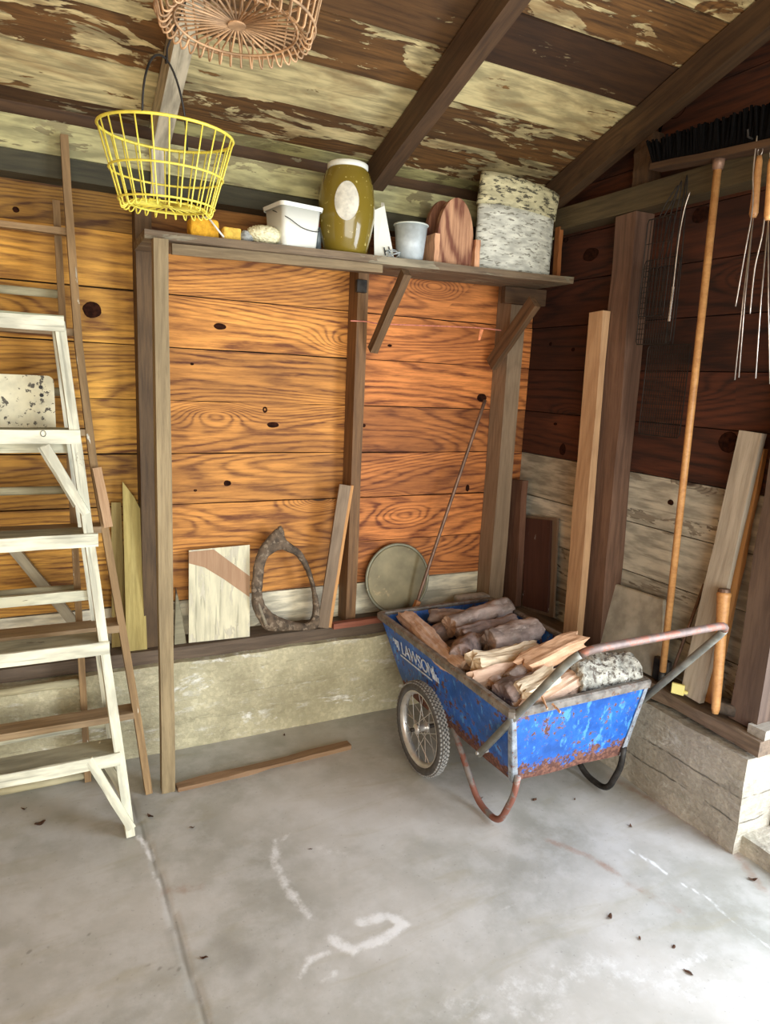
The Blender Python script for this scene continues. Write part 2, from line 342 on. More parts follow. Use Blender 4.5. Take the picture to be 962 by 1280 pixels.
def tube(bm, pts, r, n=8, caps=True, closed=False):
    pts = [Vector(p) for p in pts]; K = len(pts); rr = r if isinstance(r, (list, tuple)) else [r]*K
    rings = []; prev = None
    for i, p in enumerate(pts):
        a = pts[(i-1) % K] if closed or i > 0 else p; b = pts[(i+1) % K] if closed or i < K-1 else p
        d = (b-a).normalized()
        if prev is None:
            u = d.orthogonal().normalized()
        else:
            u = (prev - d*prev.dot(d)).normalized()
        prev = u; v = d.cross(u)
        rings.append([bm.verts.new(p + (u*math.cos(q)+v*math.sin(q))*rr[i]) for q in [2*math.pi*k/n for k in range(n)]])
    for i in range(K if closed else K-1):
        A, B = rings[i], rings[(i+1) % K]
        off = 0
        if closed and i == K-1:
            off = min(range(n), key=lambda s: (A[0].co-B[s].co).length)
        for k in range(n): bm.faces.new((A[k], A[(k+1) % n], B[(k+1+off) % n], B[(k+off) % n]))
    if caps and not closed: bm.faces.new(rings[0][::-1]); bm.faces.new(rings[-1])
    return bm
def smoothpath(pts, k=6):
    pts = [Vector(p) for p in pts]; out = []
    for i in range(len(pts)-1):
        p0 = pts[max(i-1, 0)]; p1 = pts[i]; p2 = pts[i+1]; p3 = pts[min(i+2, len(pts)-1)]
        for j in range(k):
            t = j/k
            out.append(.5*((2*p1)+(p2-p0)*t+(2*p0-5*p1+4*p2-p3)*t*t+(-p0+3*p1-3*p2+p3)*t**3))
    return out+[pts[-1]]
def fillet(pts, r, k=5):
    pts = [Vector(p) for p in pts]; out = [pts[0]]
    for i in range(1, len(pts)-1):
        a = (pts[i-1]-pts[i]); b = (pts[i+1]-pts[i]); q = min(r, a.length*.45, b.length*.45)
        A = pts[i]+a.normalized()*q; B = pts[i]+b.normalized()*q
        for j in range(k+1):
            t = j/k; out.append(A*(1-t)**2+pts[i]*2*t*(1-t)+B*t*t)
    return out+[pts[-1]]
def lathe(bm, prof, n=28, sx=1, sy=1, cap0=True, cap1=True):
    rings = [[bm.verts.new((r*sx*math.cos(2*math.pi*k/n), r*sy*math.sin(2*math.pi*k/n), z)) for k in range(n)] for r, z in prof]
    for A, B in zip(rings, rings[1:]):
        for k in range(n): bm.faces.new((A[k], A[(k+1) % n], B[(k+1) % n], B[k]))
    if cap0: bm.faces.new(rings[0][::-1])
    if cap1: bm.faces.new(rings[-1])
    return bm
def T(x, y, z): return Matrix.Translation((x, y, z))
def circle(c, r, n, z=0): return [Vector((c[0]+r*math.cos(2*math.pi*i/n), c[1]+r*math.sin(2*math.pi*i/n), c[2]+z)) for i in range(n)]
def prism(bm, pts, d):
    """closed outline pts (Vectors, planar) extruded by vector d"""
    d = Vector(d); A = [bm.verts.new(p) for p in pts]; B = [bm.verts.new(Vector(p)+d) for p in pts]; n = len(pts)
    bm.faces.new(A[::-1]); bm.faces.new(B)
    for k in range(n): bm.faces.new((A[k], A[(k+1) % n], B[(k+1) % n], B[k]))
    return bm
def text_mesh(name, body, size, mat, parent, mw, ext=.0006, sx=1):
    cu = bpy.data.curves.new(name, 'FONT'); cu.body = body; cu.size = size; cu.extrude = ext; cu.space_character = .9
    to = bpy.data.objects.new('tmp', cu); C.objects.link(to)
    bpy.context.view_layer.update()
    me = bpy.data.meshes.new_from_object(to); bpy.data.objects.remove(to)
    me.transform(Matrix.Diagonal((sx, 1, 1, 1))); me.materials.append(mat)
    return obj(name, me, None, parent, mw)

XR, YB = 2.15, 2.75      # inner faces of right and back walls
ZT = .4245               # top of sill
TAN = math.tan(math.radians(19))
def zraf(y): return 2.236+(2.66-y)*TAN           # underside of rafters
def zroof(y): return zraf(y)+.118                # underside of decking
XL, YF = -1.45, -1.65    # left wall, open front
YR = .45                 # ridge

# ------------------------------------------------------------------ floor
def seg_dist(X, Y, pts):
    d = np.full(X.shape, 9.)
    for a, b in zip(pts, pts[1:]):
        ax, ay, bx, by = a.x, a.y, b.x, b.y; L = (bx-ax)**2+(by-ay)**2+1e-9
        t = np.clip(((X-ax)*(bx-ax)+(Y-ay)*(by-ay))/L, 0, 1)
        d = np.minimum(d, np.hypot(X-ax-t*(bx-ax), Y-ay-t*(by-ay)))
    return d
def fp(*l): return [onz(a, b, 0) for a, b in l]
joint = fp((160, 990), (183, 1050), (205, 1110), (228, 1185), (258, 1280), (275, 1330))
def build_floor():
    x = np.concatenate([[XL-.3, -.9], np.arange(-.5, 2.6, .011), [3.2]]); y = np.concatenate([[YF-.6, 0, .5], np.arange(.85, 2.62, .011), [2.8]])
    X, Y = np.meshgrid(x, y, indexing='ij'); nx, ny = X.shape
    dj = seg_dist(X, Y, joint)
    Z = np.where(dj < .007, -.004, 0.0)
    W = np.zeros_like(X); Ru = np.zeros_like(X); Dk = np.zeros_like(X)
    def add(A, pts, r, s=1.0): np.maximum(A, s*np.exp(-(seg_dist(X, Y, pts)/r)**2), out=A)
    add(W, fp((345, 1052), (343, 1080), (358, 1108), (385, 1145)), .020, .72); add(W, fp((362, 1040), (345, 1062)), .010, .5)
    add(W, fp((415, 1175), (440, 1188), (480, 1172), (505, 1155), (485, 1145), (450, 1152)), .022, .95)
    add(W, fp((410, 1190), (385, 1200), (376, 1222)), .014, .7); add(W, fp((405, 1225), (420, 1215)), .012, .6)
    add(W, fp((172, 1045), (182, 1055), (190, 1075)), .012, 1.0); add(W, fp((190, 1090), (205, 1115), (212, 1135)), .010, .55)
    add(W, fp((235, 1200), (246, 1240), (258, 1280)), .006, .55)
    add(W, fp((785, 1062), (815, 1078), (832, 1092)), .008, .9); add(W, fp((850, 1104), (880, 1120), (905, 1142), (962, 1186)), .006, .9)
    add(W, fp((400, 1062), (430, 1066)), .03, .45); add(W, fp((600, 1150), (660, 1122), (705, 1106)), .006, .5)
    add(W, fp((640, 1240), (760, 1210), (880, 1240), (960, 1215)), .07, .45); add(W, fp((560, 1260), (700, 1270)), .06, .40)  # broad whitish bloom, partly skylight brightness painted into the floor colour
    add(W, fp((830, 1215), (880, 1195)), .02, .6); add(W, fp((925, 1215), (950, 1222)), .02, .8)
    add(Ru, fp((685, 1050), (730, 1068), (770, 1092)), .022, .62); add(Ru, fp((780, 1100), (850, 1140)), .03, .40)
    add(Ru, fp((205, 1115), (250, 1108)), .03, .5); add(Ru, fp((580, 1060), (640, 1060)), .05, .25)
    add(Ru, fp((765, 972), (840, 1015), (925, 1072), (950, 1110)), .03, .55)
    add(Dk, fp((275, 1180), (315, 1195), (300, 1215)), .05, .55); add(Dk, fp((210, 1165), (225, 1200)), .025, .5); add(Dk, joint, .008, .95)
    add(Dk, fp((0, 1010), (100, 985)), .05, .4); add(Dk, fp((20, 1060), (90, 1110)), .09, .20)
    for c in ((183, 1206), (200, 1210), (213, 1210), (222, 1213), (36, 1190), (110, 1169), (148, 1225), (38, 1272)): add(Dk, fp(c, (c[0]+1, c[1])), .006, 1.3)
    me = bpy.data.meshes.new('floor'); co = np.stack([X, Y, Z], -1).reshape(-1, 3)
    i = np.arange(nx*ny).reshape(nx, ny); f = np.stack([i[:-1, :-1], i[1:, :-1], i[1:, 1:], i[:-1, 1:]], -1).reshape(-1, 4)
    me.vertices.add(len(co)); me.vertices.foreach_set('co', co.astype(np.float32).ravel())
    me.loops.add(f.size); me.loops.foreach_set('vertex_index', f.astype(np.int32).ravel())
    me.polygons.add(len(f)); me.polygons.foreach_set('loop_start', np.arange(0, f.size, 4, dtype=np.int32))
    me.update(calc_edges=True)
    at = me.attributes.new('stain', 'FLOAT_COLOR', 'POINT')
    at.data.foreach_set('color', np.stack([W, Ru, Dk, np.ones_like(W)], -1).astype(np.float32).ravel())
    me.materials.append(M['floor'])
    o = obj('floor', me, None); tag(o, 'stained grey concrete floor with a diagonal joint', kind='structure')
    bm = bmesh.new(); box(bm, XL-.3, 3.2, YF-.6, 2.8, -.15, -.02)
    obj('slab', bm, M['foot_right'], o)
build_floor()

# ------------------------------------------------------------------ walls
def wallroot(name, bm, label):
    return tag(obj(name, bm, M['blackout']), label, kind='structure')
bm = bmesh.new(); box(bm, XL, XR+.05, YB+.024, YB+.05, .0, 2.36)
wb = wallroot('wall_back', bm, 'back wall of horizontal orange pine boards on a concrete footing')
ZS = [.4, .575, .77, .975, 1.18, 1.385, 1.585, 1.78, 1.975, 2.17]
XJ = [XL, .352, 1.2, XR]
random.seed(3)
tl = {0: (.98, 1.10, .78), 1: (1.0, .96, .90), 2: (.90, .72, .82)}  # bay tints: yellow light at left, redder right, put into board colour
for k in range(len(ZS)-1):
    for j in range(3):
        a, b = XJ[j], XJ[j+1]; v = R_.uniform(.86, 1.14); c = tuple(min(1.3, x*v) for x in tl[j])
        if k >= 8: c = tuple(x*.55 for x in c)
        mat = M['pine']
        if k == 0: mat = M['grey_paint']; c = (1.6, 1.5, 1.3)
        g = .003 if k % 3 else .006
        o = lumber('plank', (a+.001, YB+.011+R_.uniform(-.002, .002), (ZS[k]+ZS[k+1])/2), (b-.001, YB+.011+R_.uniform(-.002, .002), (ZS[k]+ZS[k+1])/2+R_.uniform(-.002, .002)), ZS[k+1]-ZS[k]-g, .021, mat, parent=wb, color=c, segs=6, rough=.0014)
def knot(p, a, b, face, par):
    bm = bmesh.new(); n = 18; sd = p.x*7+p.z*3
    top = []; bot = []
    for i in range(n):
        q = 2*math.pi*i/n; k = 1+.16*noise.noise(Vector((math.cos(q)*1.3, math.sin(q)*1.3, sd)))
        u, w_ = a*k*math.cos(q), b*k*math.sin(q)
        top.append((u*.86, w_*.86, .0012)); bot.append((u, w_, -.006))
    A = [bm.verts.new(q) for q in bot]; B = [bm.verts.new(q) for q in top]; c_ = bm.verts.new((0, 0, .0002))
    for i in range(n): bm.faces.new((A[i], A[(i+1) % n], B[(i+1) % n], B[i])); bm.faces.new((B[i], B[(i+1) % n], c_))
    if face == 'b': mw = Matrix(((1, 0, 0, p.x), (0, 0, -1, YB-.0005), (0, 1, 0, p.z), (0, 0, 0, 1)))
    else: mw = Matrix(((0, 0, -1, XR-.0005), (-1, 0, 0, p.y), (0, 1, 0, p.z), (0, 0, 0, 1)))
    obj('knot', bm, M['knot'], par, mw)
for px, py, a, b in ((115, 387, .036, .030), (275, 408, .026, .013), (331, 512, .012, .014), (341, 531, .030, .013), (284, 604, .018, .014), (244, 613, .008, .006), (487, 432, .012, .006), (584, 610, .012, .02), (455, 532, .008, .009), (602, 497, .03, .022), (20, 262, .012, .01), (240, 455, .008, .005)):
    knot(ony(px, py, YB), a, b, 'b', wb)
# studs of the back wall
def stud(x0, x1, y0, y1, z0, z1, mat, par, name='stud', color=None):
    return lumber(name, ((x0+x1)/2, (y0+y1)/2, z0), ((x0+x1)/2, (y0+y1)/2, z1), x1-x0, y1-y0, mat, up=(1, 0, 0), parent=par, color=color)
stud(.318, .372, 2.655, YB-.002, ZT, 2.10, M['stud'], wb, color=(.8, .75, .6))  # left stud tinted darker, its shadow put into the colour
stud(1.175, 1.222, 2.655, YB-.002, ZT, 2.10, M['stud'], wb, color=(1.5, 1.25, .9))
stud(-.50, -.45, 2.655, YB-.002, ZT, 2.10, M['stud'], wb)
stud(1.935, 2.02, 2.64, YB-.002, ZT, 2.10, M['grey_wood'], wb, name='corner_post', color=(.62, .48, .36))
# plates
lumber('lower_plate', (XL, 2.70, 2.136), (XR, 2.70, 2.136), .068, .098, M['plate_dark'], parent=wb)
lumber('upper_plate', (XL, 2.695, 2.222), (XR, 2.695, 2.222), .10, .098, M['plate'], parent=wb)
lumber('frieze', (XL, 2.735, 2.33), (XR, 2.735, 2.33), .12, .02, M['roof_bare'], parent=wb)
# sill + footing
lumber('sill', (XL, 2.69, .397), (XR, 2.69, .397), .055, .135, M['sill'], parent=wb, segs=14, rough=.003)
def rough_box(x0, x1, y0, y1, z0, z1, step, amp, seed):
    bm = bmesh.new(); box(bm, x0, x1, y0, y1, z0, z1)
    for ax, (a, b) in enumerate(((x0, x1), (y0, y1), (z0, z1))):
        n = max(1, int((b-a)/step))
        for i in range(1, n):
            p = [0, 0, 0]; p[ax] = a+(b-a)*i/n; no = [0, 0, 0]; no[ax] = 1
            bmesh.ops.bisect_plane(bm, geom=bm.verts[:]+bm.edges[:]+bm.faces[:], plane_co=p, plane_no=no)
    for v in bm.verts:
        q = v.co*6+Vector((seed, 0, 0)); d = noise.noise_vector(q)*amp + noise.noise_vector(q*4)*amp*.4
        ctr = Vector(((x0+x1)/2, (y0+y1)/2, (z0+z1)/2))
        v.co += d
        if v.co.z < .0: v.co.z = -.005
    return bm
o = obj('footing', rough_box(XL, 2.05, 2.59, YB+.03, -.01, .370, .05, .006, 1), M['foot_back'], wb, smooth=False); tag(o, 'yellowish cast concrete footing under the back wall')

# right wall
def gable_poly(y0, z0, z1):
    """plank side outline in y-z between y0 and the roof line"""
    def ymax(z): return min(YB, 2.66-(z-2.236-.118)/TAN)
    return ymax(z0), ymax(z1)
bm = bmesh.new(); 
pts = [Vector((XR+.024, 1.22, 0)), Vector((XR+.024, YB+.03, 0)), Vector((XR+.024, YB+.03, zroof(YB))), Vector((XR+.024, YR, zroof(YR))), Vector((XR+.024, YF, zroof(2*YR-YF))), Vector((XR+.024, YF, 2.05)), Vector((XR+.024, 1.22, 2.05))]
prism(bm, pts, (.03, 0, 0))
wr = wallroot('wall_right', bm, 'right wall of dark brown boards, whitewashed lower down, with a doorway beyond the frame')
ZS2 = ZS+[2.37, 2.57, 2.77, 2.96]
for k in range(len(ZS2)-1):
    z0, z1 = ZS2[k], ZS2[k+1]-.004
    cuts = [YB, 2.105, 1.345, 1.22] if z0 < 2.0 else [YB, 2.105, 1.345, .45, -.6]
    for a, b in zip(cuts, cuts[1:]):
        ya0, ya1 = (min(a, gable_poly(0, z0, z1)[0]), min(a, gable_poly(0, z0, z1)[1]))
        if ya0 <= b+.02: continue
        ya1 = max(ya1, b+.005)
        bm = bmesh.new(); off = R_.uniform(-.002, .002)
        # local x runs along -y so the grain follows the board
        L0, L1, Lb = -ya0, -ya1, -b-.002
        P = [Vector((L0, off, z0)), Vector((Lb, off, z0)), Vector((Lb, off, z1)), Vector((L1, off, z1))]
        prism(bm, P, (0, .021, 0))
        mw = Matrix(((0, 1, 0, XR), (-1, 0, 0, 0), (0, 0, 1, 0), (0, 0, 0, 1)))
        lowlight = k < 4
        v = R_.uniform(.8, 1.2)
        if lowlight: mat = M['grey_paint']; c = (1.22*v, 1.2*v, 1.15*v)
        else: mat = M['pine_dark']; c = (1.0*v, v, v)
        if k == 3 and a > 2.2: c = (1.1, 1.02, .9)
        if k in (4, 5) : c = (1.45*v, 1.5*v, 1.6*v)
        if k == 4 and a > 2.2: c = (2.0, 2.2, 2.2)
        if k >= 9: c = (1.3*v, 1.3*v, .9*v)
        obj('plank', bm, mat, wr, mw, color=c)
for px, py, a, b in ((703, 562, .024, .030), (694, 530, .014, .007), (910, 553, .045, .040), (738, 318, .055, .030), (845, 137, .055, .035), (876, 268, .045, .03), (707, 300, .02, .012), (838, 628, .016, .012), (688, 430, .010, .010), (716, 437, .012, .010)):
    knot(onx(px, py, XR), a, b, 'r', wr)
def rstud(y0, y1, x0, z0, z1, mat, name='stud', color=None, lean=0):
    return lumber(name, ((x0+XR)/2-.001, (y0+y1)/2, z0), ((x0+XR)/2-.001, (y0+y1)/2+lean, z1), y1-y0, XR-x0-.002, mat, up=(0, 1, 0), parent=wr, color=color, segs=9, rough=.004)
rstud(2.005, 2.112, 2.06, ZT-.005, 2.175, M['stud_red'], color=(1.25, 1.3, 1.25), lean=.055)
rstud(1.285, 1.385, 2.06, ZT-.005, 2.175, M['stud_red'], color=(1.0, 1.2, 1.25))
rstud(2.05, 2.13, 2.085, 2.268, 2.46, M['stud'], name='cripple_stud', color=(.7, .6, .5))
lumber('girt', (2.103, 2.65, 2.224), (2.103, -.6, 2.224), .088, .092, M['plate_dark'], parent=wr, color=(1.6, 1.3, 1.2))
lumber('sill', (2.085, 2.64, .397), (2.085, 1.24, .385), .05, .125, M['sill'], parent=wr, segs=16, rough=.005, color=(1.8, 1.8, 1.8))
o = obj('footing', rough_box(1.995, XR+.05, 1.255, 2.63, -.01, .345, .05, .007, 9), M['foot_right'], wr); tag(o, 'grey cast concrete footing block ending at the doorway')
bm = rough_box(2.03, XR+.3, -.2, 1.262, -.01, .06, .06, .008, 4)
o = obj('threshold', bm, M['foot_right'], wr)
bm = bmesh.new(); lumber('door_header', (2.10, 1.22, 2.02), (2.10, -.3, 2.02), .12, .09, M['stud'], parent=wr)
bm.free()
bm = bmesh.new(); box(bm, XR, XR+.05, -1.6, -.35, 0, 2.05); obj('panel', bm, M['pine_dark'], wr)

# left wall, front header (both outside the picture; header set low to shade roof)
bm = bmesh.new()
box(bm, XL-.03, XL, YF, YB+.05, 0, 3.1)
obj_wl = tag(obj('wall_left', bm, M['pine']), 'left board wall, outside the picture', kind='structure')
bm = bmesh.new(); box(bm, XL, XR, YF-.04, YF, 2.05, 2.5)
tag(obj('wall_front', bm, M['stud']), 'header above the open front of the shed', kind='structure')

# ------------------------------------------------------------------ roof
bm = bmesh.new()
for s in (0, 1):
    ys = (2.95, YR) if s == 0 else (YR, YF-.1)
    zf = (lambda y: zroof(y)+.024) if s == 0 else (lambda y: zroof(2*YR-y)+.024)
    P = [Vector((XL-.1, ys[0], zf(ys[0]))), Vector((XL-.1, ys[1], zf(ys[1]))), Vector((XL-.1, ys[1], zf(ys[1])+.02)), Vector((XL-.1, ys[0], zf(ys[0])+.02))]
    prism(bm, P, (XR-XL+.3, 0, 0))
ce = tag(obj('ceiling', bm, M['blackout']), 'pitched roof of rough boards with peeling cream paint', kind='structure')
nrm = Vector((0, TAN, 1)).normalized(); slope = Vector((0, -1, TAN)).normalized()
cols = [('plate', 'plate'), ('roof_cream', 'roof'), ('roof', 'roof_cream'), ('roof', 'roof'), ('roof', 'roof_cream'), ('roof', 'roof'), ('roof_bare', 'roof'), ('roof', 'roof_bare'), ('roof', 'roof'), ('roof', 'roof'), ('roof', 'roof'), ('roof', 'roof')]
bay = [(XL, .38), (.38, 1.225), (1.225, XR-.0)]
ROOFMAT = {  # course -> material for left, middle and right bay
 0: ('roof_bare', 'plate', 'plate'), 1: ('roof_cream', 'roof', 'roof'), 2: ('roof', 'roof_cream', 'roof'), 3: ('roof', 'roof', 'roof_cream'), 4: ('roof_bare', 'roof_bare', 'roof_bare'), 5: ('roof', 'roof', 'roof')}
for k in range(13):
    y0 = 2.85-.187*k
    if y0 < YR+.05: break
    for j, (a, b) in enumerate(bay):
        mt = ROOFMAT.get(k, ('roof',)*3)[j]
        w_ = .192
        c = Vector((0, y0-.187/2, zroof(y0-.187/2)))+nrm*.012+nrm*R_.uniform(-.003, .003)
        v = R_.uniform(.85, 1.2)
        col_ = (v, v*.97, v*.85)
        if k == 4 and j == 2: col_ = (.7, .6, .5)
        lumber('plank', (a+.001, c.y, c.z), (b-.001, c.y, c.z+R_.uniform(-.001, .001)), w_, .022, M[mt], up=slope, parent=ce, color=col_, segs=6, rough=.0018)
for k in range(11):                     # far slope, behind the camera
    y0 = YR-.19*(k+.5); c = Vector((0, y0, zroof(2*YR-y0)))
    lumber('plank', (XL, c.y, c.z+.01), (XR, c.y, c.z+.01), .196, .02, M['roof'], up=Vector((0, 1, TAN)), parent=ce)
def rafter(x0, x1, mat, color=None, ya=2.60):
    c = lambda y: Vector(((x0+x1)/2, y, zraf(y)+.0565))
    lumber('rafter', c(ya), c(YR), .107, x1-x0, mat, up=nrm, parent=ce, color=color, segs=8, rough=.003)
    d = lambda y: Vector(((x0+x1)/2, y, zraf(2*YR-y)+.0565))
    lumber('rafter', d(YR), d(YF), .107, x1-x0, mat, up=Vector((0, -TAN, 1)), parent=ce, color=color)
lumber('rafter_foot', (.392, 2.638, 2.09), (.400, 2.634, 2.27), .048, .02, M['rafter_white'], up=(1, 0, 0), parent=ce)
rafter(.378, .430, M['rafter_white'], (1, .97, .9), 2.645); rafter(1.205, 1.262, M['rafter'], (.62, .58, .52), 2.66); rafter(2.03, 2.085, M['rafter'], (.75, .72, .62), 2.6); rafter(-.46, -.41, M['rafter'])
lumber('ridge_board', (XL, YR, zraf(YR)+.04), (XR, YR, zraf(YR)+.04), .14, .025, M['rafter'], parent=ce)

# ------------------------------------------------------------------ shelf
t = thing('shelf', (.36, 2.30, 0), 'long dark wooden shelf along the back wall on a square front post and brackets', 'shelf')
YSF, YSB = 2.375, 2.652
def zs(x): return 1.905+(x-.3)*.020            # underside
lumber('shelf_board', (.312, (YSF+YSB)/2, zs(.3)+.013), (2.055, (YSF+YSB)/2, zs(2.05)+.013), .277, .026, M['shelfwood'], up=(0, 1, 0), parent=t, segs=10, rough=.002)
lumber('cleat', (.40, YSF+.035, zs(.4)-.020), (1.16, YSF+.035, zs(1.16)-.012), .034, .02, M['post'], parent=t, color=(.6, .55, .45))
lumber('post', (.347, 2.33, .001), (.357, 2.372, zs(.36)-.002), .046, .05, M['post'], up=(1, 0, .0), parent=t, segs=8, rough=.002, color=(.82, .78, .64))
lumber('bracket', (1.245, 2.64, 1.62), (1.262, YSF+.03, zs(1.25)-.018), .04, .032, M['stud'], up=(0, 1, 1), parent=t, color=(1.3, 1.2, 1.0))
lumber('bracket', onx(614, 456, 1.88), onx(668, 377, 1.90)+Vector((0, 0, .0)), .065, .03, M['stud'], up=(0, 1, 1), parent=t, color=(1.2, 1.05, .9))
lumber('bearer', (1.87, 2.62, zs(1.9)-.038), (2.10, 2.62, zs(2.1)-.038), .07, .03, M['stud'], parent=t, color=(.6, .5, .4))
bm = bmesh.new(); box(bm, 1.160, 1.205, 2.63, 2.652, 1.845, 1.895); bev(bm, .002)
obj('iron_plate', bm, M['iron'], t)
def ztop(x): return zs(x)+.0275

# ------------------------------------------------------------------ baskets
def basket(c, rt_, rb, h, nv, mat, label, wr_=.0028, hook=None, rot=0, tilt=0, bail_az=0):
    t = thing('wire_basket', c, label, 'basket')
    mw = Matrix.Translation(c) @ Matrix.Rotation(tilt, 4, 'X') @ Matrix.Rotation(rot, 4, 'Z')
    def cc(r, z, n=44): return [Vector((r*math.cos(2*math.pi*i/n), r*math.sin(2*math.pi*i/n), z)) for i in range(n)]
    rr = lambda f: rb+(rt_-rb)*f
    bm = bmesh.new(); tube(bm, cc(rt_, h), wr_*1.35, 6, closed=True); obj('rim', bm, mat, t, mw, True)
    bm = bmesh.new(); tube(bm, cc(rr(.45)+wr_, h*.45), wr_, 6, closed=True); tube(bm, cc(rr(.04)+.002, h*.04), wr_, 6, closed=True); obj('hoop', bm, mat, t, mw, True)
    for i in range(nv):                     # each upright turns under into a small foot loop and a floor spoke
        a = 2*math.pi*i/nv; u = Vector((math.cos(a), math.sin(a), 0))
        bm = bmesh.new()
        P = [u*rt_+Vector((0, 0, h)), u*rr(.5)+Vector((0, 0, h*.5)), u*rb, u*(rb*.98)+Vector((0, 0, -.012)), u*(rb*.90)+Vector((0, 0, -.010)), u*(rb*.82)+Vector((0, 0, .004)), u*(rb*.12)+Vector((0, 0, .004))]
        tube(bm, fillet(P, .008, 2), wr_*.72, 5); obj('wire', bm, mat, t, mw, True)
    bm = bmesh.new(); lathe(bm, [(rb*.12, .001), (rb*.12, .006)], 14); obj('hub', bm, mat, t, mw)
    bm = bmesh.new(); tube(bm, cc(rb*.80, 0, 40), wr_*.8, 5, closed=True); obj('floor_ring', bm, mat, t, mw, True)
    # bail handle
    u = Vector((math.cos(bail_az-rot), math.sin(bail_az-rot), 0)); P = []
    for i in range(21):
        q = math.pi*i/20; P.append(u*(rt_*math.cos(q))+Vector((0, 0, h+rt_*1.02*math.sin(q))))
    bm = bmesh.new(); tube(bm, P, wr_, 6); obj('bail_handle', bm, M['iron'], t, mw, True)
    return t, (mw @ Vector((0, 0, h+rt_*1.02)))
cb = ony(209, 262, 1.93)
bt, top = basket(Vector((cb.x, 1.93, cb.z+.005)), .163, .114, .172, 26, M['yellow_wire'], 'bright yellow round wire egg basket hanging in front of the pale rafter', bail_az=math.radians(62), tilt=math.radians(3))
def hook(p, label, q):
    bm = bmesh.new(); tube(bm, fillet([p+Vector((0, .012, .012)), p+Vector((0, .010, -.006)), p+Vector((0, -.010, -.006)), p+Vector((0, -.008, .02)), q], .006, 3), .0025, 6)
    tag(obj('wire_hook', bm, M['dark_wire'], smooth=True), label, 'hook')
hook(top, 'dark wire hook holding the yellow basket to the rafter', Vector((.405, top.y, zraf(top.y)+.01)))
cb2 = ony(296, 34, 1.08)
bt, top = basket(Vector((cb2.x, 1.08, cb2.z)), .146, .108, .17, 40, M['brown_wire'], 'rusty brown wire basket hanging nearest the camera at the top edge', bail_az=math.radians(100), wr_=.0022)
hook(top, 'dark wire hook holding the rusty basket to the rafter', Vector((.405, top.y, zraf(top.y)+.01)))

# ------------------------------------------------------------------ things on the shelf
YI = 2.47
def pxw(x0, x1, y, Y): return (ony(x1, y, Y)-ony(x0, y, Y)).x
# sponges
def soft(name, c, sx, sy, sz, mat, label, cat, sub=3, amp=.003, rotz=0, parent=None):
    bm = bmesh.new(); box(bm, -sx/2, sx/2, -sy/2, sy/2, 0, sz); bev(bm, min(sx, sy, sz)*.18, 2)
    bmesh.ops.subdivide_edges(bm, edges=bm.edges[:], cuts=sub, use_grid_fill=True)
    for v in bm.verts:
        k = noise.noise_vector(v.co*45+Vector((c[0]*9, 1, 2)))*amp
        if v.co.z < .002: k.z = 0
        v.co += k
    o = obj(name, bm, mat, parent, T(*c) @ Matrix.Rotation(rotz, 4, 'Z'), True)
    if label: tag(o, label, cat)
    return o
p = ony(252, 292, YI); soft('sponge', (p.x, YI-.02, ztop(p.x)), .095, .07, .062, M['sponge'], 'orange sponge block at the left end of the shelf', 'sponge')
p = ony(282, 298, YI); soft('sponge', (p.x+.01, YI-.02, ztop(p.x)), .062, .065, .045, M['sponge_yellow'], 'paler yellow sponge beside the orange sponge block', 'sponge')
bm = bmesh.new(); p = ony(262, 285, 2.44); q = Vector((p.x+.038, 2.365, ztop(p.x)+.002)); tube(bm, [Vector((p.x-.045, 2.47, ztop(p.x)+.066)), Vector((p.x-.01, 2.415, ztop(p.x)+.064)), Vector((p.x+.036, 2.392, ztop(p.x)+.004))], .0035, 6); tag(obj('stick', bm, M['white_plastic'], smooth=True), 'thin pale stick lying against the front of the orange sponge', 'stick')
# wool brush
p = ony(322, 305, YI)
bt = thing('wool_duster', (p.x, YI-.04, ztop(p.x)), 'cream wool paint pad lying left of the white bucket', 'duster')
bm = bmesh.new(); bmesh.ops.create_icosphere(bm, subdivisions=5, radius=1)
for v in bm.verts:
    n_ = v.co.copy(); v.co = Vector((n_.x*.062, n_.y*.04, max(0.0, n_.z*.028+.032)))+n_*(.007*abs(noise.noise(n_*9))+.003*noise.noise(n_*22)); v.co.z = max(v.co.z, 0)
obj('nap', bm, M['fluff'], bt, T(p.x+.012, YI-.045, ztop(p.x)), True)
bm = bmesh.new(); bmesh.ops.create_icosphere(bm, subdivisions=3, radius=1)
for v in bm.verts:
    n_ = v.co.copy(); v.co = Vector((n_.x*.026, n_.y*.024, n_.z*.020+.020))+n_*.005*noise.noise(n_*6); v.co.z = max(v.co.z, 0)
obj('grey_end', bm, M['greyfluff'], bt, T(p.x-.048, YI-.04, ztop(p.x)), True)
# white bucket (rounded-square, tapering) with wire bail
p = ony(363, 300, YI); zb = ztop(p.x)
W1 = pxw(333, 395, 262, YI); Hh = ony(363, 258, YI).z-zb
bt = thing('bucket', (p.x, YI, zb), 'white square plastic bucket with a thin wire bail on the shelf', 'bucket')
def rsq(h, r, z, n=6):
    out = []
    for cx, cy, a0 in ((h-r, h-r, 0), (-h+r, h-r, 90), (-h+r, -h+r, 180), (h-r, -h+r, 270)):
        for i in range(n+1):
            a = math.radians(a0+90*i/n); out.append(Vector((cx+r*math.cos(a), cy+r*math.sin(a), z)))
    return out
def loft(bm, secs, cap0=True, cap1=True):
    rings = [[bm.verts.new(p) for p in s] for s in secs]; n = len(rings[0])
    for A, B in zip(rings, rings[1:]):
        for k in range(n): bm.faces.new((A[k], A[(k+1) % n], B[(k+1) % n], B[k]))
    if cap0: bm.faces.new(rings[0][::-1])
    if cap1: bm.faces.new(rings[-1])
hw = W1/2*.84; Hh *= .93
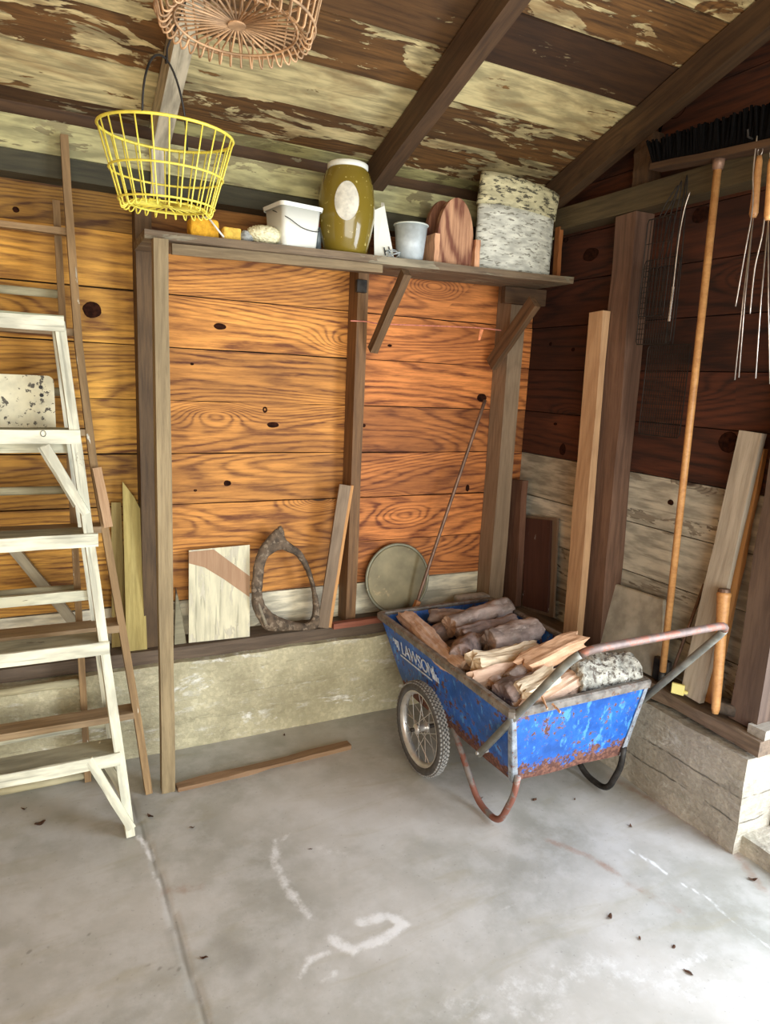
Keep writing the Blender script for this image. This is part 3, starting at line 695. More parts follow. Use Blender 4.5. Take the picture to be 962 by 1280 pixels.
bm = bmesh.new(); loft(bm, [rsq(hw*.86, .018, 0), rsq(hw*.98, .02, Hh*.94), rsq(hw*.94, .02, Hh*.94), rsq(hw*.82, .018, .006)])
rz = T(p.x, YI-.02, zb) @ Matrix.Rotation(math.radians(8), 4, 'Z')
obj('body', bm, M['white_plastic'], bt, rz, True)
bm = bmesh.new(); loft(bm, [rsq(hw*1.06, .022, Hh*.90), rsq(hw*1.09, .022, Hh), rsq(hw*.96, .02, Hh), rsq(hw*.96, .02, Hh*.90)], False, False); obj('rim', bm, M['white_plastic'], bt, rz)
bm = bmesh.new(); tube(bm, smoothpath([(-hw*1.0, -.0, Hh*.86), (-hw*.75, -hw*1.02, Hh*.62), (-.0, -hw*1.10, Hh*.42), (hw*.8, -hw*1.06, Hh*.42), (hw*1.02, 0, Hh*.80)]), .0016, 6); obj('bail', bm, M['dark_wire'], bt, rz, True)
# small dark bottle
p = ony(396.5, 300, YI+.03); zb = ztop(p.x)
bt = thing('tube_bottle', (p.x, YI+.02, zb), 'slim dark bottle with a red cap between bucket and amber jar', 'bottle')
bm = bmesh.new(); lathe(bm, [(.011, 0), (.011, .085), (.007, .095)], 14); obj('body', bm, M['cup'], bt, T(p.x+.004, YI+.03, zb), True, color=(.35, .38, .42))
bm = bmesh.new(); lathe(bm, [(.008, .095), (.008, .125)], 14); obj('cap', bm, M['pink'], bt, T(p.x+.004, YI+.03, zb), color=(.5, .2, .3))
# amber jar
p = ony(433, 260, YI); zb = ztop(p.x); rj = pxw(400, 467, 265, YI)/2*.98; Hj = ony(433, 206, YI).z-zb
bt = thing('jar', (p.x, YI, zb), 'large amber barrel shaped plastic jar with white lid and oval label', 'jar')
prof = [(.0, 0), (.70, 0), (.76, .02), (.90, .22), (1.0, .42), (1.0, .56), (.93, .74), (.78, .90), (.66, .945), (.66, .955)]
bm = bmesh.new(); lathe(bm, [(max(.001, r*rj), z*Hj) for r, z in prof], 36); mwj = T(p.x, YI, zb); obj('body', bm, M['amber'], bt, mwj, True)
bm = bmesh.new(); lathe(bm, [(.69*rj, .945*Hj), (.71*rj, .955*Hj), (.71*rj, .995*Hj), (.67*rj, 1.005*Hj)], 32); obj('lid', bm, M['white_plastic'], bt, mwj, True)
def on_jar(az, z):
    f = z/Hj; 
    for (r0, z0), (r1, z1) in zip(prof[1:], prof[2:]):
        if z0 <= f <= z1: r = r0+(r1-r0)*(f-z0)/(z1-z0+1e-9); break
    return Vector((r*rj*math.cos(az), r*rj*math.sin(az), z))
az0 = math.atan2(-YI, -p.x)
for nm, sc_, off, mt in (('label_border', 1.14, 1.006, 'amber'), ('label', 1.0, 1.016, 'label')):
    bm = bmesh.new(); g = []
    ctr = bm.verts.new(on_jar(az0, .52*Hj)*1.0)
    prev = None; rings = []
    for q in range(1, 6):
        ring = []
        for i in range(30):
            a = 2*math.pi*i/30; az = az0+.42*sc_*q/5*math.cos(a); z = .54*Hj+.21*Hj*sc_*q/5*math.sin(a)
            v = on_jar(az, z); v.x *= off; v.y *= off; ring.append(bm.verts.new(v))
        rings.append(ring)
    ctr.co = on_jar(az0, .54*Hj); ctr.co.x *= off; ctr.co.y *= off
    for i in range(30): bm.faces.new((ctr, rings[0][i], rings[0][(i+1) % 30]))
    for A, B in zip(rings, rings[1:]):
        for i in range(30): bm.faces.new((A[i], B[i], B[(i+1) % 30], A[(i+1) % 30]))
    obj(nm, bm, M[mt], bt, mwj, True)
# folded leaflet behind jar
p = ony(475, 300, YI+.03); zb = ztop(p.x)
bt = thing('leaflet', (p.x, YI, zb), 'white folded leaflet leaning against the right side of the amber jar', 'leaflet')
A = Vector((p.x-.04, YI+.03, zb)); 
bm = bmesh.new(); prism(bm, [Vector((p.x-.045, YI-.02, zb)), Vector((p.x+.035, YI-.03, zb)), Vector((p.x-.012, YI-.02, zb+.19)), Vector((p.x-.05, YI-.01, zb+.17))], (0, .0015, 0)); obj('page', bm, M['white_plastic'], bt)
bm = bmesh.new(); prism(bm, [Vector((p.x+.045, YI-.01, zb)), Vector((p.x+.056, YI+.02, zb)), Vector((p.x-.004, YI+.0, zb+.205)), Vector((p.x-.010, YI-.012, zb+.19))], (-.012, .0015, 0)); obj('page', bm, M['label'], bt)
text_mesh('lettering', 'H', .042, M['ink'], bt, Matrix.Translation((p.x-.008, YI-.0285, zb+.012)) @ Matrix.Rotation(math.radians(90), 4, 'X') @ Matrix.Rotation(math.radians(15), 4, 'Z'))
# tangled grey twine beside cup
bm = bmesh.new(); p = ony(489, 322, YI-.03); c0 = Vector((p.x, YI-.045, ztop(p.x)+.012)); P = [c0+Vector((R_.uniform(-.03, .022), R_.uniform(-.02, .012), R_.uniform(-.009, .02))) for _ in range(16)]
tube(bm, smoothpath(P, 5), .0015, 5); tag(obj('twine', bm, M['cup'], smooth=True), 'small tangle of blue grey twine at the foot of the frosted cup', 'twine')
# frosted cup
p = ony(508, 305, YI); zb = ztop(p.x); rc = pxw(493, 532, 285, YI)/2; Hc = ony(512, 283, YI).z-zb
bt = thing('cup', (p.x, YI-.03, zb), 'frosted plastic cup with a rolled rim right of the leaflet', 'cup')
bm = bmesh.new(); lathe(bm, [(.001, 0), (rc*.74, 0), (rc*.93, Hc*.96), (rc*.90, Hc*.96), (rc*.70, .004), (.001, .004)], 28, cap0=False, cap1=False); obj('body', bm, M['cup'], bt, T(p.x, YI-.03, zb), True)
bm = bmesh.new(); tube(bm, circle((0, 0, Hc), rc*.95, 28), .003, 6, closed=True); obj('rim', bm, M['white_plastic'], bt, T(p.x, YI-.03, zb-.004), True, color=(.8, .85, .85))
# cedar piece: pointed arch board with side blocks
p = ony(561, 300, YI); zb = ztop(p.x); hwid = pxw(539, 583, 300, YI)/2; Hc = ony(561, 250, YI).z-zb
bt = thing('wooden_caddy', (p.x, YI, zb), 'red swirled cedar holder with an arched front between cup and drum', 'caddy')
out = []
for i in range(19):
    f = i/18; a = math.pi*f; out.append((hwid*math.cos(a)*1.0, Hc*.45+Hc*.55*math.sin(a)**.9))
arch = [(hwid*.96, 0)]+[(hwid*math.copysign(abs(math.cos(math.pi*i/18))**1.0, math.cos(math.pi*i/18)), Hc*.40+Hc*.60*math.sin(math.pi*i/18)**1.05) for i in range(19)]+[(-hwid*.96, 0)]
fr = frame((p.x, YI-.05, zb), (0, 0, 1), (0, -1, 0))
bm = bmesh.new(); prism(bm, [Vector((z, -x, 0)) for x, z in arch], (0, 0, -.024)); obj('front', bm, M['olive_wood'], bt, fr)
fr = frame((p.x-.004, YI+.055, zb), (0, 0, 1), (0, -1, 0))
bm = bmesh.new(); prism(bm, [Vector((z*1.04, -x*.9, 0)) for x, z in arch], (0, 0, -.02)); obj('back', bm, M['olive_wood'], bt, fr, color=(.6, .5, .5))
for s_ in (-1, 1):
    lumber('side_rail', (p.x+s_*(hwid+.012), YI-.02, zb), (p.x+s_*(hwid+.012), YI-.02, zb+Hc*.42), .022, .10, M['olive_wood'], up=(1, 0, 0), parent=bt)
# dark round thing behind
p = ony(545, 270, YI+.1); zb = ztop(p.x)
bt = thing('round_brush', (p.x, YI+.11, zb), 'dark rounded brush standing behind the cedar holder', 'brush')
bm = bmesh.new(); lathe(bm, [(.001, 0), (.05, 0), (.068, .08), (.06, .16), (.03, .19), (.001, .195)], 24); obj('head', bm, M['iron'], bt, T(p.x+.01, YI+.115, zb), True)
bm = bmesh.new(); lathe(bm, [(.014, .19), (.012, .21)], 12); obj('knob', bm, M['stud'], bt, T(p.x+.01, YI+.115, zb), True)
# drum
p = ony(643, 300, YI); zb = ztop(p.x); rd = pxw(595, 690, 300, YI)/2*.97; Hd = ony(643, 240, YI).z-zb
bt = thing('drum', (p.x, YI, zb), 'tall drum wrapped in peeling grey white bark like sheet with a slanted lid', 'drum')
bm = bmesh.new(); n = 48; rings = []
for f in [i/9 for i in range(10)]:
    rings.append([bm.verts.new(((rd*1.02+.002*noise.noise(Vector((k*.3, f*6, 0))))*math.cos(2*math.pi*k/n), (rd*.30+.002*noise.noise(Vector((k*.3, f*6, 3))))*math.sin(2*math.pi*k/n), f*Hd*.78)) for k in range(n)])
for A, B in zip(rings, rings[1:]):
    for k in range(n): bm.faces.new((A[k], A[(k+1) % n], B[(k+1) % n], B[k]))
bm.faces.new(rings[0][::-1]); bm.faces.new(rings[-1])
obj('wall', bm, M['birch'], bt, T(p.x, YI+.0, zb), True)
bm = bmesh.new(); rings = []
for f in [i/5 for i in range(6)]:
    ring = []
    for k in range(n):
        a = 2*math.pi*k/n; c_, s_ = math.cos(a), math.sin(a)
        z0 = Hd*(.76-.03*c_); z1 = Hd*(1.10-.06*c_)
        ring.append(bm.verts.new((rd*1.05*c_+.012*f, rd*.33*s_, z0+(z1-z0)*f+.003*noise.noise(Vector((a*3, f*3, 0))))))
    rings.append(ring)
for A, B in zip(rings, rings[1:]):
    for k in range(n): bm.faces.new((A[k], A[(k+1) % n], B[(k+1) % n], B[k]))
bm.faces.new(rings[0][::-1]); bm.faces.new(rings[-1])
o = obj('lid', bm, M['birch_top'], bt, T(p.x, YI, zb), True)
p2 = ony(694, 300, YI+.05)
lumber('wood_strip', (p2.x+.006, YI+.03, ztop(2.0)), (p2.x+.008, YI+.04, ztop(2.0)+.225), .02, .03, M['broomstick'], up=(1, 0, 0), color=(.55, .4, .35)); tag(bpy.data.objects['wood_strip'], 'narrow brown wood strip standing against the right side of the drum', 'strip')

# ------------------------------------------------------------------ twine between posts
bm = bmesh.new(); P = [ony(438, 401, 2.648), ony(458, 402, 2.648), ony(480, 405, 2.63), ony(560, 408, 2.63), ony(600, 410, 2.625), ony(626, 413, 2.63)]
tube(bm, smoothpath(P, 4), .0028, 6)
bt = thing('red_twine', P[3], 'thin red and white twine strung between middle stud and corner post', 'twine')
obj('cord', bm, M['pink'], bt, smooth=True)
bm = bmesh.new(); q = ony(600, 411, 2.622); prism(bm, [q, q+Vector((.018, 0, -.002)), q+Vector((.004, 0, -.05)), q+Vector((-.006, 0, -.05))], (0, .002, 0)); obj('ribbon', bm, M['pink'], bt, color=(1.3, 1.3, .8))

# ------------------------------------------------------------------ leaning things on the back sill
YS_ = 2.665
def board_px(name, quad, ybot, ytop, thick, mat, label, cat, parent=None, color=None):
    """board whose four front corners (tl,tr,br,bl) are seen at these pixels, leaning from ybot to ytop"""
    tl_, tr_, br_, bl_ = quad
    P = [ony(*bl_, ybot), ony(*br_, ybot), ony(*tr_, ytop), ony(*tl_, ytop)]
    lo = min(P[0].z, P[1].z); dz = ZT+.001-lo
    P = [q+Vector((0, 0, dz)) if i < 2 else q for i, q in enumerate(P)]
    c = (P[0]+P[1])/2; up = ((P[2]+P[3])/2-c)
    fr = frame(c, up, (P[1]-P[0]).cross(up)); inv = fr.inverted()
    bm = bmesh.new(); L = [inv @ q for q in P]; prism(bm, L, (0, 0, -thick) if (inv.to_3x3() @ Vector((0, 1, 0))).z < 0 else (0, 0, thick))
    o = obj(name, bm, mat, parent, fr, color=color)
    if label: tag(o, label, cat)
    return o, fr, L
bt = thing('plywood_board', ony(275, 800, YS_), 'cream scuffed plywood panel with a reddish diagonal band, propped on the back sill', 'panel')
o, fr, L = board_px('sheet', ((236, 688), (312, 681), (312, 796), (236, 804)), 2.635, 2.705, .008, M['ply_face'], None, None, bt)
sgn = -1 if (fr.inverted().to_3x3() @ Vector((0, 1, 0))).z > 0 else 1
def uv(u, v, e=.0012):  # u across, v up on panel
    a = L[0]*(1-u)+L[1]*u; b = L[3]*(1-u)+L[2]*u; q = a*(1-v)+b*v; return Vector((q.x, q.y, q.z+sgn*e))
bm = bmesh.new(); prism(bm, [uv(.0, .985), uv(.40, .985), uv(.995, .66), uv(.995, .43), uv(.55, .66), uv(.25, .80), uv(0, .86)], (0, 0, -sgn*.0011)); obj('stain_band', bm, M['clay_band'], bt, fr)
# small grey triangle board beside the post
P = [ony(218, 808, 2.65), ony(233, 806, 2.65), ony(228, 770, 2.68), ony(220, 735, 2.70)]
P = [Vector((q.x, q.y, max(q.z, ZT+.001))) for q in P]; P[0].z = P[1].z = ZT+.001
bm = bmesh.new(); prism(bm, P, (0, .015, 0)); tag(obj('board_scrap', bm, M['grey_wood'], color=(.7, .68, .5)), 'grey tapering board scrap showing beside the shelf post', 'board')

# horse collar
CO = [(347, 661), (331, 676), (321, 692), (315, 723), (315, 758), (324, 787), (334, 804), (364, 806), (393, 804), (400, 783), (398, 757), (394, 735), (387, 709), (376, 689), (360, 677)]
CI = [(350, 687), (340, 692), (332, 701), (329, 723), (328, 746), (337, 767), (349, 780), (366, 789), (383, 793), (389, 780), (391, 757), (388, 731), (380, 710), (371, 697), (360, 690)]
bt = thing('horse_collar', ony(365, 800, 2.63), 'old oval horse collar of cracked brown leather propped on the back sill', 'collar')
bm = bmesh.new()
def ycol(py): return 2.628+(800-py)/150*.045
def cr(pts, i, t_):
    n = len(pts); p0, p1, p2, p3 = pts[i-1], pts[i], pts[(i+1) % n], pts[(i+2) % n]
    return .5*((2*p1)+(p2-p0)*t_+(2*p0-5*p1+4*p2-p3)*t_*t_+(-p0+3*p1-3*p2+p3)*t_**3)
co_ = [ony(a, b, ycol(b)) for a, b in CO]; ci_ = [ony(a, b, ycol(b)) for a, b in CI]
secs = []
for i in range(len(CO)):
    for j in range(5):
        o_, i_ = cr(co_, i, j/5), cr(ci_, i, j/5); c_ = (o_+i_)/2; h_ = (o_-i_)/2; dd = .017+.003*noise.noise(c_*20)
        secs.append([c_+h_*math.copysign(abs(math.cos(q))**.8, math.cos(q))+Vector((0, dd*math.sin(q), 0)) for q in [2*math.pi*k/14 for k in range(14)]])
loft(bm, secs+[secs[0]], False, False)
bmesh.ops.remove_doubles(bm, verts=bm.verts, dist=.0002)
for v in bm.verts: v.co += noise.noise_vector(v.co*45)*.003
mz = min(v.co.z for v in bm.verts)
for v in bm.verts: v.co.z += max(0, (ZT-mz))*max(0, 1-(v.co.z-mz)/.2)
obj('pad', bm, M['leather'], bt, smooth=True)
bm = bmesh.new(); P = [ony(350, 660, 2.665), ony(345, 680, 2.665), ony(327, 700, 2.655), ony(320, 740, 2.64), ony(332, 780, 2.615)]
tube(bm, smoothpath(P, 6), [.006]*3+[.007]*22, 8); obj('hame', bm, M['grey_wood'], bt, smooth=True, color=(.6, .55, .45))
bm = bmesh.new(); P = [ony(352, 664, 2.66), ony(358, 682, 2.66), ony(374, 690, 2.655), ony(386, 712, 2.645)]
tube(bm, smoothpath(P, 6), .005, 8); obj('hame', bm, M['grey_wood'], bt, smooth=True, color=(.6, .55, .45))
bm = bmesh.new(); P = [ony(349, 658, 2.67), ony(352, 668, 2.665), ony(350, 684, 2.66)]; tube(bm, smoothpath(P, 4), [.008, .009, .011, .012, .012, .012, .011, .011, .010], 8); obj('top_strap', bm, M['leather'], bt, smooth=True)

# leaning board with bright edge
a = ony(403, 784, 2.625); b = ony(431, 606, 2.632); a.z = ZT+.006
lumber('leaning_board', a, b, .048, .022, M['grey_wood'], up=(1, -.25, 0), color=(.62, .48, .36))
tag(bpy.data.objects['leaning_board'], 'tan weathered board leaning against the middle stud beside the horse collar', 'board')
lumber('sawn_edge', a+Vector((.0295, -.007, .0)), b+Vector((.0295, -.007, -.002)), .012, .021, M['fresh'], up=(1, -.25, 0), parent=bpy.data.objects['leaning_board'], color=(1.1, .9, .6))
# red brown stick on sill, footing edge
a = ony(416, 790, 2.605); b = ony(482, 780, 2.605)
lumber('red_stick', (a.x, 2.612, ZT+.012), (b.x+.05, 2.612, ZT+.014), .024, .028, M['stud_red'], color=(1.8, 1.1, .9)); tag(bpy.data.objects['red_stick'], 'short reddish brown stick lying on the sill behind the cart', 'stick')
# round lid
cl = ony(497, 719, 2.69); rl = pxw(457, 537, 719, 2.69)/2
bt = thing('metal_disc', (cl.x, 2.66, ZT), 'large round tarnished metal lid propped against the back wall', 'lid')
mw = Matrix.Translation((cl.x, 2.69, ZT+rl*1.01)) @ Matrix.Rotation(math.radians(90-10), 4, 'X') 
bm = bmesh.new(); lathe(bm, [(.001, .004), (rl*.9, .004), (rl*.93, .0)], 48, cap0=False, cap1=False); lathe(bm, [(rl*.93, 0), (rl*.93, -.008), (.001, -.008)], 48, cap0=False, cap1=False); obj('disc', bm, M['lid_metal'], bt, mw, False, color=(1.15, .98, .75))
bm = bmesh.new(); tube(bm, circle((0, 0, 0), rl*.95, 48), .007, 8, closed=True); obj('rim', bm, M['lid_metal'], bt, mw, True, color=(1.4, 1.4, 1.4))
# rod (thin steel, with a wooden end) leaning in the corner
a = ony(516, 752, 2.61); a.z = ZT+.01; b = ony(606, 500, 2.64)
bt = thing('steel_rod', a, 'thin brown steel rod leaning into the corner from beside the round lid', 'rod')
bm = bmesh.new(); mid = a.lerp(b, .12); tube(bm, smoothpath([a+Vector((.02, 0, .0)), mid, b], 6), .0085, 8); obj('shaft', bm, M['rod'], bt, smooth=True)
lumber('wooden_end', a+Vector((-.01, -.012, .0)), a+Vector((.02, -.012, .075)), .022, .02, M['fresh'], up=(1, 0, 0), parent=bt, color=(1, .7, .5))
# block in the corner behind the cart
a = ony(590, 743, 2.66); bm = bmesh.new(); box(bm, -.09, .09, -.035, .035, 0, .06); bev(bm, .015, 3)
tag(obj('stone_block', bm, M['stone'], None, T(a.x, 2.66, ZT+.001), True), 'smooth pale grey stone block on the sill in the corner', 'stone')

# ------------------------------------------------------------------ leaning things on the right
def rlean(name, bot, top, xb, xt, w_, t_, mat, label, cat='board', color=None, zfix=True, updir=(0, 1, 0)):
    a = onx(*bot, xb); b = onx(*top, xt)
    if zfix: a.z = ZT-.002
    o = lumber(name, a, b, w_, t_, mat, up=updir, color=color, segs=7, rough=.002); tag(o, label, cat); return o
rlean('short_board', (640, 750), (648, 600), 2.075, 2.085, .10, .035, M['stud_red'], 'short brown board standing beside the corner post', color=(1.3, 1.15, 1.0))
bt = thing('shutter_panel', onx(672, 768, 2.1), 'dark brown painted panel with a lighter frame leaning on the right wall', 'panel')
a = onx(671, 768, 2.11); a.z = ZT; b = onx(676, 646, 2.13)
lumber('frame', a, b, .245, .012, M['grey_wood'], up=(0, 1, 0), parent=bt, color=(.55, .42, .32))
lumber('face', a+Vector((-.013, 0, .02)), b+Vector((-.013, 0, -.012)), .185, .014, M['rust_brown'], up=(0, 1, 0), parent=bt)
rlean('tan_board', (716, 790), (749, 390), 2.005, 2.035, .082, .035, M['fresh'], 'clean tan two-by-four standing in front of the big right hand stud', zfix=True)
# stone-like slab panel
P = [onx(745, 812, 2.055), onx(826, 858, 2.055), onx(829, 750, 2.12), onx(765, 729, 2.12)]
P[0].z = P[1].z = ZT
bm = bmesh.new(); prism(bm, P, (.018, 0, 0)); bev(bm, .004)
tag(obj('grey_slab', bm, M['slab']), 'grey gritty slab leaning on the right wall behind the cart handle', 'slab')
rlean('pale_board', (864, 877), (940, 540), 2.06, 2.11, .085, .022, M['grey_wood'], 'long pale grey board leaning left of the nearest stud', color=(1.35, 1.28, 1.2))
rlean('tan_strip', (884, 880), (948, 560), 2.09, 2.135, .055, .02, M['broomstick'], 'narrow tan strip leaning behind the long pale grey board', color=(.8, .75, .7))
# turned handle
a = onx(896, 876, 2.03); a.z = ZT; b = onx(905, 736, 2.045)
bt = thing('tool_handle', a, 'short turned wooden tool handle standing at the foot of the pale board', 'handle')
d = b-a; bm = bmesh.new(); tube(bm, [a, a+d*.04, a+d*.3, a+d*.7, a+d*.93, a+d*.96, a+d*.98], [.010, .014, .017, .018, .022, .024, .018], 12); obj('shaft', bm, M['broomstick'], bt, smooth=True)
bm = bmesh.new(); tube(bm, [a+d*.975, a+d*1.0], [.021, .018], 12); obj('tip', bm, M['rod'], bt)
bm = bmesh.new(); c = onx(893, 888, 2.05); box(bm, -.03, .03, -.05, .05, 0, .045); bev(bm, .01, 2); tag(obj('iron_scrap', bm, M['iron'], None, T(2.075, c.y-.03, ZT-.001) @ Matrix.Rotation(.4, 4, 'Z'), color=(2.2, 2, 1.8)), 'small dark iron block on the sill beside the nearest stud', 'scrap')
# push broom, upside down
a = onx(831, 815, 2.04); a.z = ZT+.045; b = onx(898, 200, 2.0)
bt = thing('push_broom', a, 'push broom stored upside down with black bristles up and a long tan handle', 'broom')
bm = bmesh.new(); tube(bm, [a, a.lerp(b, .5), b], .0125, 12); obj('handle', bm, M['broomstick'], bt, smooth=True)
bm = bmesh.new(); d = (b-a).normalized(); tube(bm, [a-d*.045, a-d*.01, a+d*.005], [.013, .014, .0135], 12); obj('ferrule', bm, M['iron'], bt, smooth=True)
bm = bmesh.new(); tube(bm, [b-d*.03, b+d*.01], [.016, .022], 10); lathe_ = None; obj('socket', bm, M['rod'], bt, smooth=True, color=(1.6, 1.6, 1.6))
h0 = onx(819, 212, 2.0); h1 = onx(985, 180, 2.0)
lumber('head', (2.0, h0.y, h0.z+.006), (2.0, h1.y, h1.z+.006), .022, .06, M['stud'], parent=bt, color=(.6, .5, .42), rough=.002)
bm = bmesh.new(); zb_ = h0.z+.016; dz_ = h1.z-h0.z; by_ = lambda y: zb_+dz_*(h0.y-y)/(h0.y-h1.y)
k = 0
prism(bm, [Vector((1.980, h0.y-.01, zb_-.002)), Vector((1.980, h1.y+.01, zb_+dz_-.002)), Vector((1.980, h1.y+.01, zb_+dz_+.095)), Vector((1.980, h0.y-.01, zb_+.062))], (.04, 0, 0))
for iy in range(90):
    for ix in range(5):
        y = h1.y+.008+(h0.y-h1.y-.016)*iy/89; x = 1.978+.011*ix
        s_ = Vector((R_.uniform(-.014, .014), R_.uniform(-.012, .012)+(.02 if iy > 82 else 0), .072+.036*iy/89*0+.036*(h0.y-y)/(h0.y-h1.y)+R_.uniform(-.008, .008)))
        tube(bm, [Vector((x, y, by_(y))), Vector((x, y, by_(y)))+s_], [.0035, .0045], 4)
o = obj('bristles', bm, M['bristle'], bt); o['kind'] = 'stuff'
# shovel-like thin tool and yellow tag
bt = thing('garden_fork', onx(848, 850, 2.08), 'old rusty tool shaft with a dark iron foot leaning behind the pale board', 'tool')
a = onx(838, 845, 2.07); a.z = ZT+.03; b = onx(880, 730, 2.13); bm = bmesh.new(); tube(bm, [a, b], .006, 8); obj('shaft', bm, M['rod'], bt, smooth=True)
bm = bmesh.new(); box(bm, -.012, .012, -.03, .04, 0, .09); bev(bm, .006, 2); obj('iron_foot', bm, M['iron'], bt, T(2.06, a.y+.03, ZT+.0))
q = onx(838, 858, 1.99)
bm = bmesh.new(); box(bm, -.022, .022, -.006, .006, 0, .040); box(bm, .0215, .034, -.005, .005, .008, .020); bev(bm, .002); tag(obj('yellow_block', bm, M['yellow_plastic'], None, T(2.03, q.y-.0, ZT-.001) @ Matrix.Rotation(math.radians(-60), 4, 'Z')), 'small pale yellow plastic block on the right sill by the cart corner', 'block')
# loose broken sill chunk by the door
bm = rough_box(-.05, .05, -.03, .03, 0, .03, .02, .004, 5)
tag(obj('wood_chunk', bm, M['grey_wood'], None, T(2.09, 1.27, .414)), 'broken grey wood chunk on the sill end beside the nearest stud', 'scrap')

# ------------------------------------------------------------------ wire racks
def rack(label, top_px, bot_px, w_, h_, X, nv, nh, mat, handle=.5, group=None):
    tp = onx(*top_px, X); bp = onx(*bot_px, X)
    t = thing('grill_rack', (X, tp.y, tp.z), label, 'rack')
    bm = bmesh.new(); cx = (bp.y)
    z0, z1 = bp.z, bp.z+h_
    P = [Vector((X, cx-w_/2, z0)), Vector((X, cx+w_/2, z0)), Vector((X, cx+w_/2, z1)), Vector((X, cx-w_/2, z1))]
    P2 = []
    for i in range(4): P2 += [P[i].lerp(P[(i+1) % 4], f) for f in (.04, .5, .96)]
    tube(bm, P2, .0022, 6, closed=True); obj('frame', bm, mat, t, smooth=True)
    bm = bmesh.new()
    for i in range(1, nv): tube(bm, [P[0].lerp(P[1], i/nv), P[3].lerp(P[2], i/nv)], .0015, 4)
    for i in range(1, nh): tube(bm, [P[0].lerp(P[3], i/nh), P[1].lerp(P[2], i/nh)], .0015, 4)
    obj('grid', bm, mat, t)
    bm = bmesh.new(); m1 = P[3].lerp(P[2], .42); m2 = P[3].lerp(P[2], .58)
    top = Vector((X, tp.y, tp.z)); tube(bm, smoothpath([m1, Vector((X, (m1.y+top.y)/2-.008, (m1.z+top.z)/2)), top+Vector((0, -.004, 0)), top+Vector((0, .004, 0)), Vector((X, (m2.y+top.y)/2+.008, (m2.z+top.z)/2)), m2], 4), .0022, 6); obj('handle', bm, mat, t, smooth=True)
    return t
rack('sooty wire grill rack hanging lowest beside the broom handle', (857, 232), (822, 545), .19, .33, 2.045, 18, 20, M['dark_wire'])
rack('smaller sooty wire grill rack hanging in front of the lower one', (850, 232), (815, 430), .16, .30, 2.025, 14, 16, M['dark_wire'])
rack('narrow rusty wire rack hanging on the stud side', (846, 234), (812, 395), .12, .34, 2.005, 7, 4, M['dark_wire'])
bm = bmesh.new(); P = [onx(862, 240, 1.985), onx(855, 262, 1.985), onx(848, 300, 1.985), onx(841, 360, 1.985), onx(836, 400, 1.985)]
tube(bm, smoothpath(P, 5), .0022, 6)
bt = thing('steel_skewer', P[0], 'bright steel skewer with a twisted shank hanging over the grill racks', 'skewer')
obj('shank', bm, M['steel_wire'], bt, smooth=True)
bm = bmesh.new()
for i in range(12):
    q = P[3].lerp(P[4], i/11); tube(bm, [q-Vector((0, 0, .004)), q+Vector((0, 0, .004))], .0045, 6)
obj('twist', bm, M['steel_wire'], bt)
# toasting forks with wooden handles
XF = 1.985
def fork(label, hx, hpx, tips, shaft_to):
    bt = thing('toasting_fork', onx(*hpx[0], hx), label, 'fork', 'wooden handled forks on the right wall')
    a = onx(*hpx[0], hx); b = onx(*hpx[1], hx); bm = bmesh.new(); tube(bm, [a, a.lerp(b, .1), a.lerp(b, .5), a.lerp(b, .93), b], [.007, .010, .011, .013, .009], 10); obj('handle', bm, M['broomstick'], bt, smooth=True)
    for tp in tips:
        c = onx(*tp, hx); bm = bmesh.new(); tube(bm, [b, b.lerp(c, .5)+Vector((0, .003, 0)), c], .002, 6); obj('prong', bm, M['steel_wire'], bt, smooth=True)
    bm = bmesh.new(); q = a+Vector((0, 0, .0)); tube(bm, [q+Vector((0, .008*math.cos(x), .014+.014*math.sin(x))) for x in [2*math.pi*i/12 for i in range(12)]], .0014, 5, closed=True); obj('hanging_loop', bm, M['steel_wire'], bt, smooth=True)
fork('wooden handled toasting fork hanging just right of the broom handle', 1.985, ((949, 195), (941, 272)), ((918, 475), (923, 472)), None)
fork('wooden handled toasting fork cut by the right edge of the frame', 1.96, ((964, 198), (960, 275)), ((944, 473), (962, 480)), None)
bm = bmesh.new(); P = [onx(946, 170, 1.975), onx(941, 215, 1.97), onx(940, 262, 1.97), onx(930, 320, 1.97), onx(919, 383, 1.97)]; tube(bm, smoothpath(P, 5), .0022, 6); tag(obj('wire_skewer', bm, M['steel_wire'], smooth=True), 'short bare wire skewer hanging leftmost beside the fork handles', 'skewer')
bm = bmesh.new(); P = [onx(958, 240, 1.955), onx(953, 290, 1.955), onx(943, 335, 1.955), onx(937, 392, 1.955)]; tube(bm, smoothpath(P, 5), .0022, 6); tag(obj('wire_skewer', bm, M['steel_wire'], smooth=True), 'bent wire skewer hanging between the two fork handles', 'skewer')
bm = bmesh.new(); q = onx(945, 165, 1.99); tube(bm, [Vector((2.06, q.y, q.z-.03)), Vector((1.955, q.y-.0, q.z-.02)), Vector((1.95, q.y, q.z))], .003, 6); tag(obj('nail_hook', bm, M['dark_wire']), 'bent nail from which forks and skewers hang', 'hook')

# ------------------------------------------------------------------ ladders (left)
def lad_pt(px, py, p0, p1):  # pixel -> the plane containing line p0p1 and the x axis
    d = ray(px, py); n_ = (p1-p0).cross(Vector((1, 0, 0))); return O+d*((p0-O).dot(n_)/d.dot(n_))
